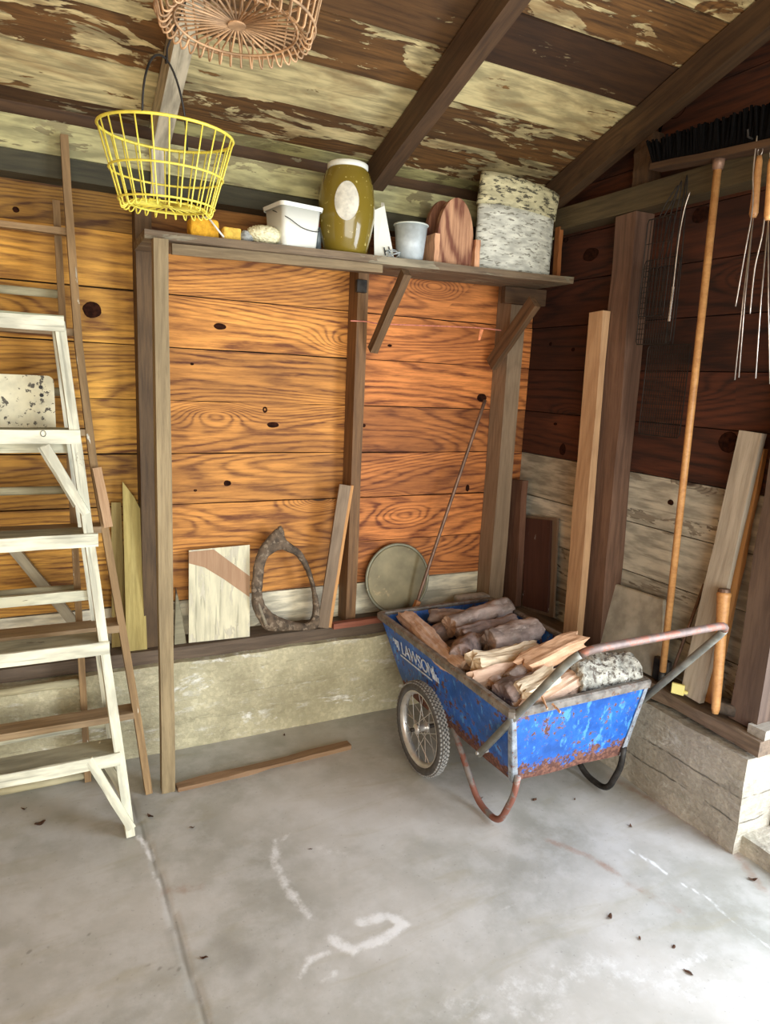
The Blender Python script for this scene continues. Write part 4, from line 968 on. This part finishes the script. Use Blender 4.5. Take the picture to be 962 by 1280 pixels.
# white stepladder
f0 = Vector((.196, 2.134, 0)); tf = ony(74, 404, 2.36); tf = Vector((tf.x, 2.36, tf.z))
bt = thing('stepladder', (0, 2.3, 0), 'cream white painted stepladder with chipped paint at the left edge', 'ladder')
WL = .52; UPX = (1, 0, 0)
foot_l = f0+Vector((-WL, 0, 0)); top_l = tf+Vector((-WL+.10, 0, 0))
lumber('front_rail', f0, tf, .028, .062, M['ladderwhite'], up=UPX, parent=bt, segs=8)
lumber('front_rail', foot_l, top_l, .028, .062, M['ladderwhite'], up=UPX, parent=bt, segs=8)
rf = Vector((.185, 2.535, 0)); 
r0_ = Vector((tf.x-.01, tf.y+.05, tf.z-.02))
lumber('rear_rail', rf, r0_, .022, .035, M['ladderwhite'], up=UPX, parent=bt, segs=8)
lumber('rear_rail', rf+Vector((-WL, 0, 0)), r0_+Vector((-WL+.1, 0, 0)), .022, .035, M['ladderwhite'], up=UPX, parent=bt, segs=8)
nst = 0
for px, py in ((98, 545), (120, 672), (134, 805), (147, 942)):
    q = lad_pt(px, py, f0, tf); xl = foot_l.x+(q.z/tf.z)*.10+.01
    st = lumber('step', (xl, q.y+.022, q.z+.013), (q.x-.012, q.y+.022, q.z+.013), .10, .014, M['ladderwhite'], up=(0, 1, 0), parent=bt, color=(.50, .50, .46))
    lumber('step_apron', (xl, q.y-.033, q.z), (q.x+.004, q.y-.033, q.z), .042, .008, M['ladderwhite'], parent=bt)
    nst += 1
    if nst == 1:
        q0 = q
        cc_ = ony(54, 542, q.y-.0385); bm = bmesh.new(); tube(bm, [Vector((cc_.x+.007*math.cos(a), 0, cc_.z+.009*math.sin(a))) + Vector((0, q.y-.038, 0)) for a in [2*math.pi*i/16 for i in range(16)]], .001, 4, closed=True); obj('mark', bm, M['ink'], bt)
def rear_pt(px, py): return lad_pt(px, py, rf, r0_)
for px, py, w_ in ((92, 560, .030), (112, 743, .036), (132, 902, .040)):
    q = rear_pt(px, py); lumber('rear_bar', (q.x-.50, q.y, q.z), (q.x+.0, q.y, q.z), w_, .014, M['ladderwhite'], parent=bt, color=(.95, .95, .9))
def brace(a_px, b_px, k=0.0):
    a = lad_pt(*a_px, f0, tf); b = lad_pt(*b_px, f0, tf); lumber('brace', a+Vector((0, -.034+k, 0)), b+Vector((0, -.034+k, 0)), .026, .010, M['ladderwhite'], up=(1, 0, 1), parent=bt)
brace((56, 556), (107, 640)); brace((110, 942), (163, 1028)); brace((52, 560), (98, 635), .08); brace((122, 940), (160, 1010), .09)
lumber('top_cap', (top_l.x-.02, tf.y+.02, tf.z+.012), (tf.x+.012, tf.y+.02, tf.z+.012), .13, .02, M['ladderwhite'], up=(0, 1, 0), parent=bt, color=(.5, .52, .42))
lumber('top_apron', (top_l.x-.02, tf.y-.046, tf.z-.005), (tf.x+.012, tf.y-.046, tf.z-.005), .042, .008, M['ladderwhite'], parent=bt)
# pail shelf standing up behind the top step, splattered
a = ony(67, 470, 2.42); b = ony(67, 528, 2.42)
hh = a.z-b.z+.03; ww = .36; bm = bmesh.new()
out = [Vector((0, 0, 0)), Vector((ww, 0, 0))]; r_ = .02
for i in range(7): q = math.pi/2*i/6; out.append(Vector((ww-r_+r_*math.cos(q), 0, hh-r_+r_*math.sin(q))))
out.append(Vector((0, 0, hh))); prism(bm, out, (0, .012, 0))
for cx, cz in (): pass
obj('pail_shelf', bm, M['splatter'], bt, T(a.x-ww, 2.42, b.z-.03))
for px, py in ((51, 484), (52, 494)):
    q = ony(px, py, 2.418); bm = bmesh.new(); lathe(bm, [(.006, 0), (.006, .003)], 12); obj('hole', bm, M['ink'], bt, Matrix.Translation((q.x, 2.4185, q.z)) @ Matrix.Rotation(math.radians(90), 4, 'X'))

# brown wooden ladder with flat treads (A)
A0 = Vector((.283, 2.345, 0)); AT = ony(80, 172, 2.635)
bt = thing('wooden_ladder', (.05, 2.36, 0), 'tall old brown ladder with flat treads leaning on the back wall behind the stepladder', 'ladder')
pxs = [(187, 985), (172, 900), (155, 800), (136, 690), (116, 575), (98, 430), (90, 320), (84, 240), (80, 172)]
P = [lad_pt(a, b, A0, AT) for a, b in pxs]; P[0] = A0.copy()
def rail(P, w_, d_, mat, dx=0, name='rail'):
    bm = bmesh.new(); secs = []
    O0 = P[0].copy()
    dirv = (P[-1]-P[0]).normalized(); fr = frame(O0, dirv, UPX); inv = fr.inverted()
    for p_ in P:
        q = inv @ p_
        secs.append([Vector((q.x, q.y+a*d_/2, q.z+b*w_/2)) for a, b in ((-1, -1), (1, -1), (1, 1), (-1, 1))])
    loft(bm, secs)
    es = [e for e in bm.edges if len(e.link_faces) == 2 and e.calc_face_angle(0) > .8]; bmesh.ops.bevel(bm, geom=es, offset=.004, segments=1, affect='EDGES')
    fr.translation = O0+Vector((dx, 0, 0)); return obj(name, bm, mat, bt, fr)
rail(P, .024, .05, M['ladderwood']); rail(P, .024, .05, M['ladderwood'], dx=-.60)
def rx(py): # pixel column of rail A at row
    for (a, b), (c, d) in zip(pxs, pxs[1:]):
        if d <= py <= b: return a+(c-a)*(py-b)/(d-b)
for py, dep, th in ((290, .028, .02), (416, .04, .02), (540, .06, .022), (660, .07, .024), (782, .085, .026), (890, .075, .024)):
    q = lad_pt(rx(py)-2, py, A0, AT)
    lumber('tread', (q.x-.59, q.y+.01, q.z), (q.x-.006, q.y+.01, q.z), dep, th, M['treadwood'] if py > 300 else M['ladderwood'], up=(0, 1, 0), parent=bt)
# thin cleat lying against the treads
a = lad_pt(134, 655, A0, AT); b = lad_pt(120, 582, A0, AT)
lumber('cleat', a+Vector((-.0, -.05, -.0)), b+Vector((0, -.05, 0)), .028, .016, M['fresh'], up=UPX, parent=bt)
# second ladder with round rungs (B)
B0 = Vector((.090, 2.50, 0)); BT = ony(70, 250, 2.69); BT.y = 2.66
B1 = lad_pt(70, 252, B0, Vector((0, 2.66, 1.9)))
bt = thing('rung_ladder', (-.1, 2.5, 0), 'darker narrow ladder with round paint specked rungs standing nearest the wall', 'ladder')
PB = [B0, B0.lerp(B1, .5), B1]; rail(PB, .022, .035, M['ladderwood'])
rail(PB, .022, .035, M['ladderwood'], dx=-.56)
for py in (368, 490, 612, 735, 852, 968):
    f = None; lo, hi = 0, 1
    for _ in range(30):
        mdl = (lo+hi)/2; q = B0.lerp(B1, mdl); c_ = rt.dot(q-O), dn.dot(q-O), fw.dot(q-O); yy = 640+FPX*c_[1]/c_[2]
        if yy > py: lo = mdl
        else: hi = mdl
    q = B0.lerp(B1, lo); bm = bmesh.new(); L_ = .54
    tube(bm, [Vector((0, 0, 0)), Vector((.2, 0, .001)), Vector((L_, 0, 0))], .0145, 10); obj('rung', bm, M['ladderwhite'], bt, T(q.x-L_, q.y, q.z), True, color=(.62, .55, .42))
# diagonal grey plank and other scraps behind the ladders
a = ony(92, 778, 2.70); b = ony(5, 672, 2.72)
lumber('grey_plank', a, b, .035, .02, M['grey_wood'], up=(1, 0, 1), color=(.8, .76, .62)); tag(bpy.data.objects['grey_plank'], 'short grey plank slanting behind the ladders at the left edge', 'board')
P = [ony(158, 812, 2.64), ony(184, 810, 2.64), ony(177, 640, 2.70), ony(168, 622, 2.70), ony(153, 602, 2.71)]
P[0].z = P[1].z = ZT+.001; O0 = P[0].copy(); fr = frame(O0, Vector((0, .06, 1)), (0, -1, 0)); inv = fr.inverted(); bm = bmesh.new(); prism(bm, [inv @ q for q in P], (0, 0, -.008))
tag(obj('plywood_offcut', bm, M['olive_ply'], None, fr), 'olive yellow pointed plywood offcut standing left of the shelf stud', 'plywood')
P = [ony(140, 815, 2.70), ony(160, 813, 2.70), ony(151, 628, 2.725), ony(139, 628, 2.725)]; P[0].z = P[1].z = ZT+.001; O0 = P[0].copy(); fr = frame(O0, Vector((0, .03, 1)), (0, -1, 0)); inv = fr.inverted(); bm = bmesh.new(); prism(bm, [inv @ q for q in P], (0, 0, -.008))
tag(obj('plywood_offcut', bm, M['olive_ply'], None, fr, color=(.6, .55, .5)), 'darker narrow plywood offcut half behind the olive one', 'plywood')

# floor strip
a = onz(221, 985, .009); b = onz(436, 931, .009)
lumber('wood_strip', a, b, .042, .018, M['fresh'], up=(0, 1, 0), color=(.52, .50, .48), segs=8, rough=.003)
tag(bpy.data.objects['wood_strip.001'], 'long thin brown wood strip lying on the floor in front of the footing', 'strip')

# ------------------------------------------------------------------ cart
ct = thing('garden_cart', (1.58, 2.0, 0), 'rusty blue two wheeled garden cart heaped with firewood', 'cart')
ZR, ZB_ = .500, .200
def tub_ring(f, inset=0):
    # f=0 bottom, 1 rim ; corners nl, nr, fr, fl
    B = [(1.352, 1.632), (1.838, 1.622), (1.842, 2.36), (1.338, 2.36)]; Tt = [(1.270, 1.566), (1.868, 1.574), (1.872, 2.535), (1.276, 2.520)]
    z = ZB_+(ZR-ZB_)*f; out = []
    cx, cy = 1.58, 2.03
    for (a, b), (c, d) in zip(B, Tt):
        x = a+(c-a)*f; y = b+(d-b)*f
        x += inset*(1 if x < cx else -1); y += inset*(1 if y < cy else -1); out.append(Vector((x, y, z)))
    return out
bm = bmesh.new()
def dens(r, n=10):
    o_ = []
    for i in range(4):
        for j in range(n): o_.append(r[i].lerp(r[(i+1) % 4], j/n))
    return o_
secs = [dens(tub_ring(f)) for f in (0, .25, .5, .75, 1)]+[dens(tub_ring(f, .004)) for f in (1, .5, .02)]
loft(bm, secs)
for v in bm.verts: v.co += noise.noise_vector(v.co*7)*.004
tub = obj('tub', bm, M['blue'], ct)
bm = bmesh.new(); rr_ = tub_ring(1); P = []
for i in range(4):
    a, b = rr_[i], rr_[(i+1) % 4]; d = (b-a).normalized(); P += [a+d*.012, a.lerp(b, .25), a.lerp(b, .5), a.lerp(b, .75), b-d*.012]
# rolled lip: flat steel channel over the edge
lo_ = [Vector((q.x, q.y, q.z)) for q in P]
cxy = Vector((1.58, 2.04, 0))
def off(q, k, dz):
    v = Vector((0, 0, 0)); e = .02
    v.x = -k if q.x < 1.30 else (k if q.x > 1.85 else 0); v.y = -k if q.y < 1.60 else (k if q.y > 2.49 else 0)
    return q+v+Vector((0, 0, dz))
loft(bm, [[off(q, .011, -.018) for q in lo_], [off(q, .013, .004) for q in lo_], [off(q, .006, .010) for q in lo_], [off(q, -.010, .009) for q in lo_], [off(q, -.013, .003) for q in lo_], [off(q, -.011, -.006) for q in lo_]], False, False)
obj('rim', bm, M['rim'], ct)
# corner irons on the near end
for i, s_ in ((0, -1), (1, 1)):
    a, b = tub_ring(0)[i], tub_ring(1)[i]
    bm = bmesh.new(); e = Vector((s_*.003, -.003, 0))
    prism(bm, [a+e, a+e+Vector((-s_*.022, 0, 0)), b.lerp(a, .06)+e+Vector((-s_*.016, 0, 0)), b.lerp(a, .06)+e], (0, -.003, 0)); prism(bm, [a+e, b.lerp(a, .06)+e, b.lerp(a, .06)+e+Vector((0, .016, 0)), a+e+Vector((0, .02, 0))], (s_*.002, 0, 0))
    obj('corner_iron', bm, M['angle_iron'], ct)
# legs: bent pipe sled on each side, from near bottom edge to the axle bracket
for s_, x in ((-1, 1.345), (1, 1.842)):
    bm = bmesh.new()
    P = [(x+(-s_)*.012, 1.612, .235), (x-s_*.006, 1.618, .155), (x, 1.675, .018), (x, 1.80, .018), (x, 1.985, .205), (x-s_*.02, 2.03, .215)]
    tube(bm, fillet(P, .05, 6), .0115, 10); obj('leg', bm, M['tube_rust'] if s_ < 0 else M['iron'], ct, smooth=True)
# handle: U pipe
bm = bmesh.new(); P = [(1.282, 1.735, .262), (1.275, 1.545, .485), (1.315, 1.335, .788), (1.898, 1.318, .800), (1.905, 1.50, .52), (1.880, 1.70, .29)]
P = [Vector(q) for q in P]
full = fillet([P[0], P[2]+Vector((-.02, 0, 0)), P[3]+Vector((.01, 0, 0)), P[5]+Vector((.012, 0, 0))], .075, 8)
hl = thing  # placeholder
# two-tone pipe: grey side arms, rust-pink grip
pts = full; n1_ = 5; n2_ = len(pts)-5
bm = bmesh.new(); tube(bm, pts[:6], .0125, 10); obj('handle_arm', bm, M['tube_grey'], ct, smooth=True)
bm = bmesh.new(); tube(bm, pts[5:-4], .0126, 10); tag(obj('handle_grip', bm, M['tube_pink'], ct, smooth=True), 'rust stained cross grip')
bm = bmesh.new(); tube(bm, pts[-5:], .0125, 10); obj('handle_arm', bm, M['tube_grey'], ct, smooth=True)
for q, x in ((P[0].lerp(P[2], .02), -1), (P[0].lerp(P[2], .42), -1)):
    bm = bmesh.new(); tube(bm, [q+Vector((-.018, 0, 0)), q+Vector((.03, 0, 0))], .006, 8); obj('bolt', bm, M['alu'], ct)
# axle
bm = bmesh.new(); tube(bm, [(1.215, 2.09, .182), (1.945, 2.09, .182)], .008, 10); obj('axle', bm, M['iron'], ct, smooth=True)
# wheels
RW = .180; TW = .021
def wheel(x, s_):
    mw = Matrix.Translation((x, 2.09, RW+.002)) @ Matrix.Rotation(math.radians(90), 4, 'Y')
    global tyre_me, tread_me
    bm = bmesh.new(); n = 48; ring = []
    prof = [(-.017, .146), (-.021, .158), (-.019, .172), (-.010, .179), (0, .181), (.010, .179), (.019, .172), (.021, .158), (.017, .146)]
    for i in range(n):
        a = 2*math.pi*i/n; ring.append([bm.verts.new((r*math.cos(a), r*math.sin(a), z)) for z, r in prof])
    for i in range(n):
        A, B = ring[i], ring[(i+1) % n]
        for k in range(len(prof)-1): bm.faces.new((A[k], A[k+1], B[k+1], B[k]))
        bm.faces.new((A[-1], A[0], B[0], B[-1]))
    wh = obj('wheel', bm, M['tyre'], ct, mw, True); tag(wh, 'spoked wheel with grey knobbly tyre')
    bm = bmesh.new()
    for i in range(66):
        for j, z in enumerate((-.0165, -.0085, 0, .0085, .0165)):
            a = 2*math.pi*(i+.5*(j % 2))/66; rr2 = .1805 if abs(z) < .012 else .1745
            c0 = Vector((rr2*math.cos(a), rr2*math.sin(a), z)); u = Vector((math.cos(a), math.sin(a), 0)); v_ = Vector((-math.sin(a), math.cos(a), 0)); zz_ = Vector((0, 0, 1))
            vs = [bm.verts.new(c0+u*e+v_*b*.0048+zz_*c*.0030) for e in (-.002, .0022) for b, c in ((-1, -1), (1, -1), (1, 1), (-1, 1))]
            for q in ((4, 5, 6, 7), (0, 1, 5, 4), (1, 2, 6, 5), (2, 3, 7, 6), (3, 0, 4, 7)): bm.faces.new([vs[g] for g in q])
    o = obj('tread', bm, M['tread'], wh, mw); o['kind'] = 'stuff'
    bm = bmesh.new(); ring = []
    prof = [(-.016, .150), (-.018, .143), (-.010, .136), (0, .130), (.010, .136), (.018, .143), (.016, .150), (0, .140)]
    for i in range(n):
        a = 2*math.pi*i/n; ring.append([bm.verts.new((r*math.cos(a), r*math.sin(a), z)) for z, r in prof])
    for i in range(n):
        A, B = ring[i], ring[(i+1) % n]
        for k in range(len(prof)): bm.faces.new((A[k], A[(k+1) % len(prof)], B[(k+1) % len(prof)], B[k]))
    obj('wheel_rim', bm, M['alu'], wh, mw, True)
    bm = bmesh.new(); lathe(bm, [(.001, -.034), (.010, -.034), (.014, -.030), (.020, -.026), (.021, -.020), (.013, -.016), (.013, .016), (.021, .020), (.020, .026), (.014, .030), (.001, .032)], 20, cap0=False, cap1=False); obj('hub', bm, M['alu'], wh, mw, True)
    for i in range(20):
        a = 2*math.pi*i/20; b = a+(.9 if (i//2) % 2 else -.9); z = .022 if i % 2 else -.022
        bm = bmesh.new(); tube(bm, [Vector((.019*math.cos(b), .019*math.sin(b), z)), Vector((.134*math.cos(a), .134*math.sin(a), z*.12))], .0014, 5); obj('spoke', bm, M['alu'], wh, mw)
wheel(1.262, -1); wheel(1.915, 1)
# stencil on the left side panel
def side_pt(y, f, e=.0035):
    a, b = tub_ring(f)[3], tub_ring(f)[0]; tt = (y-b.y)/(a.y-b.y); q = b.lerp(a, tt); return q+Vector((-e, 0, 0))
def side_frame(y, f):
    p0 = side_pt(y, f, .0062); px_ = (side_pt(y-.1, f, .0062)-p0).normalized(); pz = (side_pt(y, min(1, f+.2), .0062)-p0).normalized(); py_ = pz-px_*pz.dot(px_); py_.normalize(); pn = px_.cross(py_)
    mm = Matrix((px_, py_, pn)).transposed().to_4x4(); mm.translation = p0; return mm
sf = side_frame(2.35, .60)
text_mesh('lettering', 'LAWSON', .080, M['white_print'], ct, sf @ Matrix.Translation((0.015, .008, 0)), sx=.85)
bm = bmesh.new()
for k in range(4):                      # wing strokes either side and a rule below
    box(bm, -.012-.013*k, -.004-.013*k, .012+.010*k, .056, 0, .0012)
    box(bm, .268+.013*k, .276+.013*k, .006, .052-.008*k, 0, .0012)
box(bm, .0, .262, -.009, -.002, 0, .0012)
obj('logo_wings', bm, M['white_print'], ct, sf)

# ------------------------------------------------------------------ firewood
def log(p0, p1, r, kind, mats, label, seed, bend=.0, group='firewood in the cart', end=True, name='firewood_log'):
    p0, p1 = Vector(p0), Vector(p1); L = (p1-p0).length; ns = 26
    if kind == 'round': cs = [(math.cos(2*math.pi*i/24), math.sin(2*math.pi*i/24), 0) for i in range(24)]
    elif kind == 'half': cs = [(math.cos(math.pi*i/9-.2), math.sin(math.pi*i/9-.2), 1) for i in range(10)]+[(-.5, -.25, 1), (0, -.35, 1), (.5, -.3, 1)]
    elif kind == 'wedge': cs = [(math.cos(a), math.sin(a), 0) for a in (-2.3, -2.0, -1.6, -1.2, -.85)]+[(.55, .05, 1), (.25, .6, 1), (0, .95, 1), (-.3, .5, 1), (-.62, .0, 1)]
    else: cs = [(.9, -.5, 1), (.85, .1, 1), (.7, .55, 1), (.2, .6, 1), (-.35, .55, 1), (-.8, .45, 1), (-.9, -.1, 1), (-.75, -.5, 1), (-.1, -.55, 1), (.45, -.6, 1)]
    if kind != 'round':
        c2 = []
        for q in range(len(cs)):
            a, b = cs[q], cs[(q+1) % len(cs)]; c2 += [a, ((a[0]+b[0])/2, (a[1]+b[1])/2, a[2] or b[2])]
        cs = c2
    bm = bmesh.new(); rings = []; n = len(cs); sv = Vector((seed*3.1, seed*1.7, 0))
    for i in range(ns+1):
        x = L*i/ns; f = i/ns; row = []
        by = .10*r*math.sin(f*5+seed); dx = bend*math.sin(math.pi*f)+.12*r*math.sin(f*4+seed*2)
        for j, (a, b, c) in enumerate(cs):
            k = 1+.26*noise.noise(Vector((x*9, a*1.3, b*1.3))+sv)+.12*noise.noise(Vector((x*34, a*3, b*3))+sv)
            if c: k += .20*noise.noise(Vector((x*7, a*7, b*7))+sv)      # splintery ridges run with the grain
            else: k += .07*noise.noise(Vector((x*90, a*6, b*6))+sv)
            xe = 0
            if i in (0, ns): xe = (.045*noise.noise(Vector((a*3, b*3, i))+sv))*(1 if i else -1)*(1 if c else .25); k *= .95
            row.append(bm.verts.new((x+xe, a*r*k+by, b*r*k+dx)))
        rings.append(row)
    for A, B in zip(rings, rings[1:]):
        for k in range(n):
            f_ = bm.faces.new((A[k], A[(k+1) % n], B[(k+1) % n], B[k])); f_.material_index = 1 if (cs[k][2] == 1 or cs[(k+1) % n][2] == 1) else 0
            f_.smooth = cs[k][2] == 0
    for rr3 in (rings[0][::-1], rings[-1]):
        c_ = bm.verts.new(sum((v.co for v in rr3), Vector())/n)
        for k in range(n): f_ = bm.faces.new((rr3[k], rr3[(k+1) % n], c_)); f_.material_index = 1
    o = obj(name, bm, [M[mats[0]], M[mats[1]]], None, frame(p0, p1-p0, (0, 0, 1)))
    tag(o, label, 'log', group); return o
def L2(a, b, za, zb_): return onz(*a, za), onz(*b, zb_)
def LG(a, b, za, zb_, *r): p, q = L2(a, b, za, zb_); return log(p, q, *r)
LG((506, 772), (578, 836), .495, .495, .047, 'slab', ('bark', 'log_wood'), 'long splintery tan split log along the left rim of the cart', 1)
LG((537, 770), (590, 775), .49, .50, .032, 'round', ('bark', 'log_wood'), 'knobbly mauve branch log at the back left of the heap', 2, .01)
LG((562, 784), (634, 758), .51, .52, .045, 'round', ('bark', 'log_wood'), 'thick bark covered log topmost at the back of the heap', 3)
LG((574, 795), (642, 775), .515, .525, .032, 'round', ('bark_dark', 'bark_dark'), 'slim grey log lying just in front of the thick back log', 4)
LG((608, 803), (668, 787), .525, .53, .050, 'round', ('bark', 'bark'), 'mauve brown log with a cut right end in the middle of the heap', 5)
LG((535, 802), (575, 784), .46, .45, .045, 'round', ('bark_dark', 'bark'), 'dark rounded log end behind the long splintery one', 6)
LG((578, 826), (590, 795), .50, .49, .050, 'round', ('bark_dark', 'bark_dark'), 'dark purplish log stub standing out left of centre', 7)
LG((592, 832), (668, 818), .525, .515, .048, 'half', ('log_cream', 'log_cream'), 'cream white split log across the middle of the heap', 8)
LG((652, 832), (722, 802), .545, .59, .050, 'slab', ('log_orange', 'log_orange'), 'orange tan split log sticking up beyond the handle', 9)
LG((588, 852), (662, 832), .49, .525, .042, 'wedge', ('bark', 'log_wood'), 'brown split log lying under the cream one', 10)
LG((650, 886), (738, 836), .475, .525, .044, 'slab', ('log_wood', 'log_wood'), 'reddish split log lying beneath the handle arm', 11)
LG((712, 850), (786, 842), .50, .49, .072, 'round', ('bark_lichen', 'bark_lichen'), 'fat pale lichen covered log at the near right corner', 12)
LG((628, 874), (668, 852), .480, .505, .050, 'round', ('bark_dark', 'bark_dark'), 'dark brown chunk in the near left of the heap', 13)
LG((655, 866), (690, 842), .52, .54, .040, 'slab', ('log_cream', 'log_cream'), 'cream splintered chunk left of the handle arm', 14)
LG((636, 850), (656, 836), .51, .52, .028, 'round', ('bark', 'bark'), 'small pinkish branch stub above the dark chunk', 15)
LG((614, 858), (628, 845), .485, .50, .024, 'round', ('bark', 'log_orange'), 'tiny reddish branch stub near the left rim', 16)
LG((598, 842), (640, 868), .475, .475, .032, 'round', ('bark_dark', 'log_wood'), 'thin dark branch buried beside the left rim', 17)
LG((715, 842), (752, 832), .49, .50, .040, 'slab', ('log_wood', 'log_wood'), 'brown split piece behind the lichen covered log', 18)
# lower layer that carries the heap
for i, (a, b, r) in enumerate((((1.40, 1.70, .30), (1.44, 2.30, .30), .07), ((1.56, 1.68, .30), (1.58, 2.34, .30), .075), ((1.74, 1.68, .30), (1.74, 2.30, .30), .07), ((1.36, 1.75, .41), (1.80, 1.78, .41), .06), ((1.36, 1.92, .41), (1.80, 1.92, .41), .06), ((1.36, 2.08, .42), (1.80, 2.07, .41), .06), ((1.37, 2.24, .40), (1.80, 2.24, .40), .055))):
    log(a, b, r, 'round', ('bark_dark', 'log_wood'), ('lengthwise log at the bottom of the cart by the left side', 'lengthwise log at the bottom middle of the cart', 'lengthwise log at the bottom of the cart by the right side', 'crosswise under layer log nearest the handle', 'crosswise under layer log second from the handle', 'crosswise under layer log third from the handle', 'crosswise under layer log at the far end of the cart')[i], 30+i, group='hidden lower logs in the cart')
# bark crumbs among the logs
bm = bmesh.new()
for i in range(500):
    q = Vector((R_.uniform(1.31, 1.52), R_.uniform(1.62, 2.0), R_.uniform(.455, .495))); s_ = R_.uniform(.004, .013)
    if q.x > 1.55 and q.y > 2.0: continue
    vs = [bm.verts.new(q+Vector((R_.uniform(-1, 1), R_.uniform(-1, 1), R_.uniform(-1, 1)))*s_) for _ in range(4)]
    for f_ in ((0, 1, 2), (0, 2, 3), (0, 3, 1), (1, 3, 2)): bm.faces.new([vs[k] for k in f_])
o = tag(obj('bark_crumbs', bm, M['grit']), 'loose bark crumbs and splinters among the firewood', 'debris', kind='stuff')
for i, (a, b) in enumerate((((690, 880), (700, 890)), ((676, 868), (684, 886)))):
    p_, q_ = onz(*a, .515), onz(*b, .512)
    lumber('wood_splinter', p_, q_, .007, .004, M['log_orange']); o = bpy.data.objects['wood_splinter' if i == 0 else 'wood_splinter.001']
    tag(o, ('pale splinter resting on the near rim of the cart', 'thin splinter slanting down beside the handle arm')[i], 'splinter')

# ------------------------------------------------------------------ debris on the floor
lv = [((188, 1021), .030, 'curled brown leaf right of the stepladder foot'), ((50, 1030), .035, 'dark leaf sliver under the ladders'), ((30, 1012), .02, 'small dark leaf near the left edge'), ((240, 1035), .018, 'faint leaf shred in front of the shelf post'), ((388, 1062), .012, 'dark speck of leaf near the pale streak'),
      ((668, 1000), .022, 'brown leaf lying between the cart legs'), ((718, 1000), .010, 'tiny yellow brown leaf under the cart'), ((788, 1034), .018, 'dark twig scrap by the right footing'), ((762, 1147), .022, 'reddish brown leaf in the pale floor area'), ((799, 1174), .012, 'small red leaf beside the rust marks'), ((842, 1184), .014, 'dark curled leaf in the lower right floor'), ((860, 1216), .026, 'long brown leaf lowest at the right'), ((255, 1198), .022, 'olive brown leaf clump left of the dark patch'), ((355, 920), .016, 'reddish leaf behind the floor strip'), ((940, 1100), .03, 'brown leaf at the foot of the right footing end'), ((600, 998), .020, 'dark bark scrap beside the cart leg')]
for i, ((a, b), s_, lb) in enumerate(lv):
    c = onz(a, b, .0); bm = bmesh.new(); n = 7; an = R_.uniform(0, 3.1); top = []; bot = []
    for j in range(n+1):
        f = j/n; w_ = math.sin(math.pi*f)**.7*s_*.22+.0006; x = (f-.5)*s_; z = .002+.006*abs(f-.5)+.002*math.sin(f*7+i)
        top.append((x, w_, z+.002)); bot.append((x, -w_, z))
    V1 = [bm.verts.new(q) for q in top]; V2 = [bm.verts.new(q) for q in bot]; V3 = [bm.verts.new((x, 0, z+.0025)) for x, y, z in bot]
    for j in range(n): bm.faces.new((V1[j], V1[j+1], V3[j+1], V3[j])); bm.faces.new((V3[j], V3[j+1], V2[j+1], V2[j]))
    bmesh.ops.solidify(bm, geom=bm.faces[:], thickness=.0008)
    zmin = min(v.co.z for v in bm.verts)
    for v in bm.verts: v.co.z -= zmin
    tag(obj('dead_leaf', bm, M['leaf'], None, Matrix.Translation((c.x, c.y, .0003)) @ Matrix.Rotation(an, 4, 'Z')), lb, 'leaf', 'dead leaves on the floor')
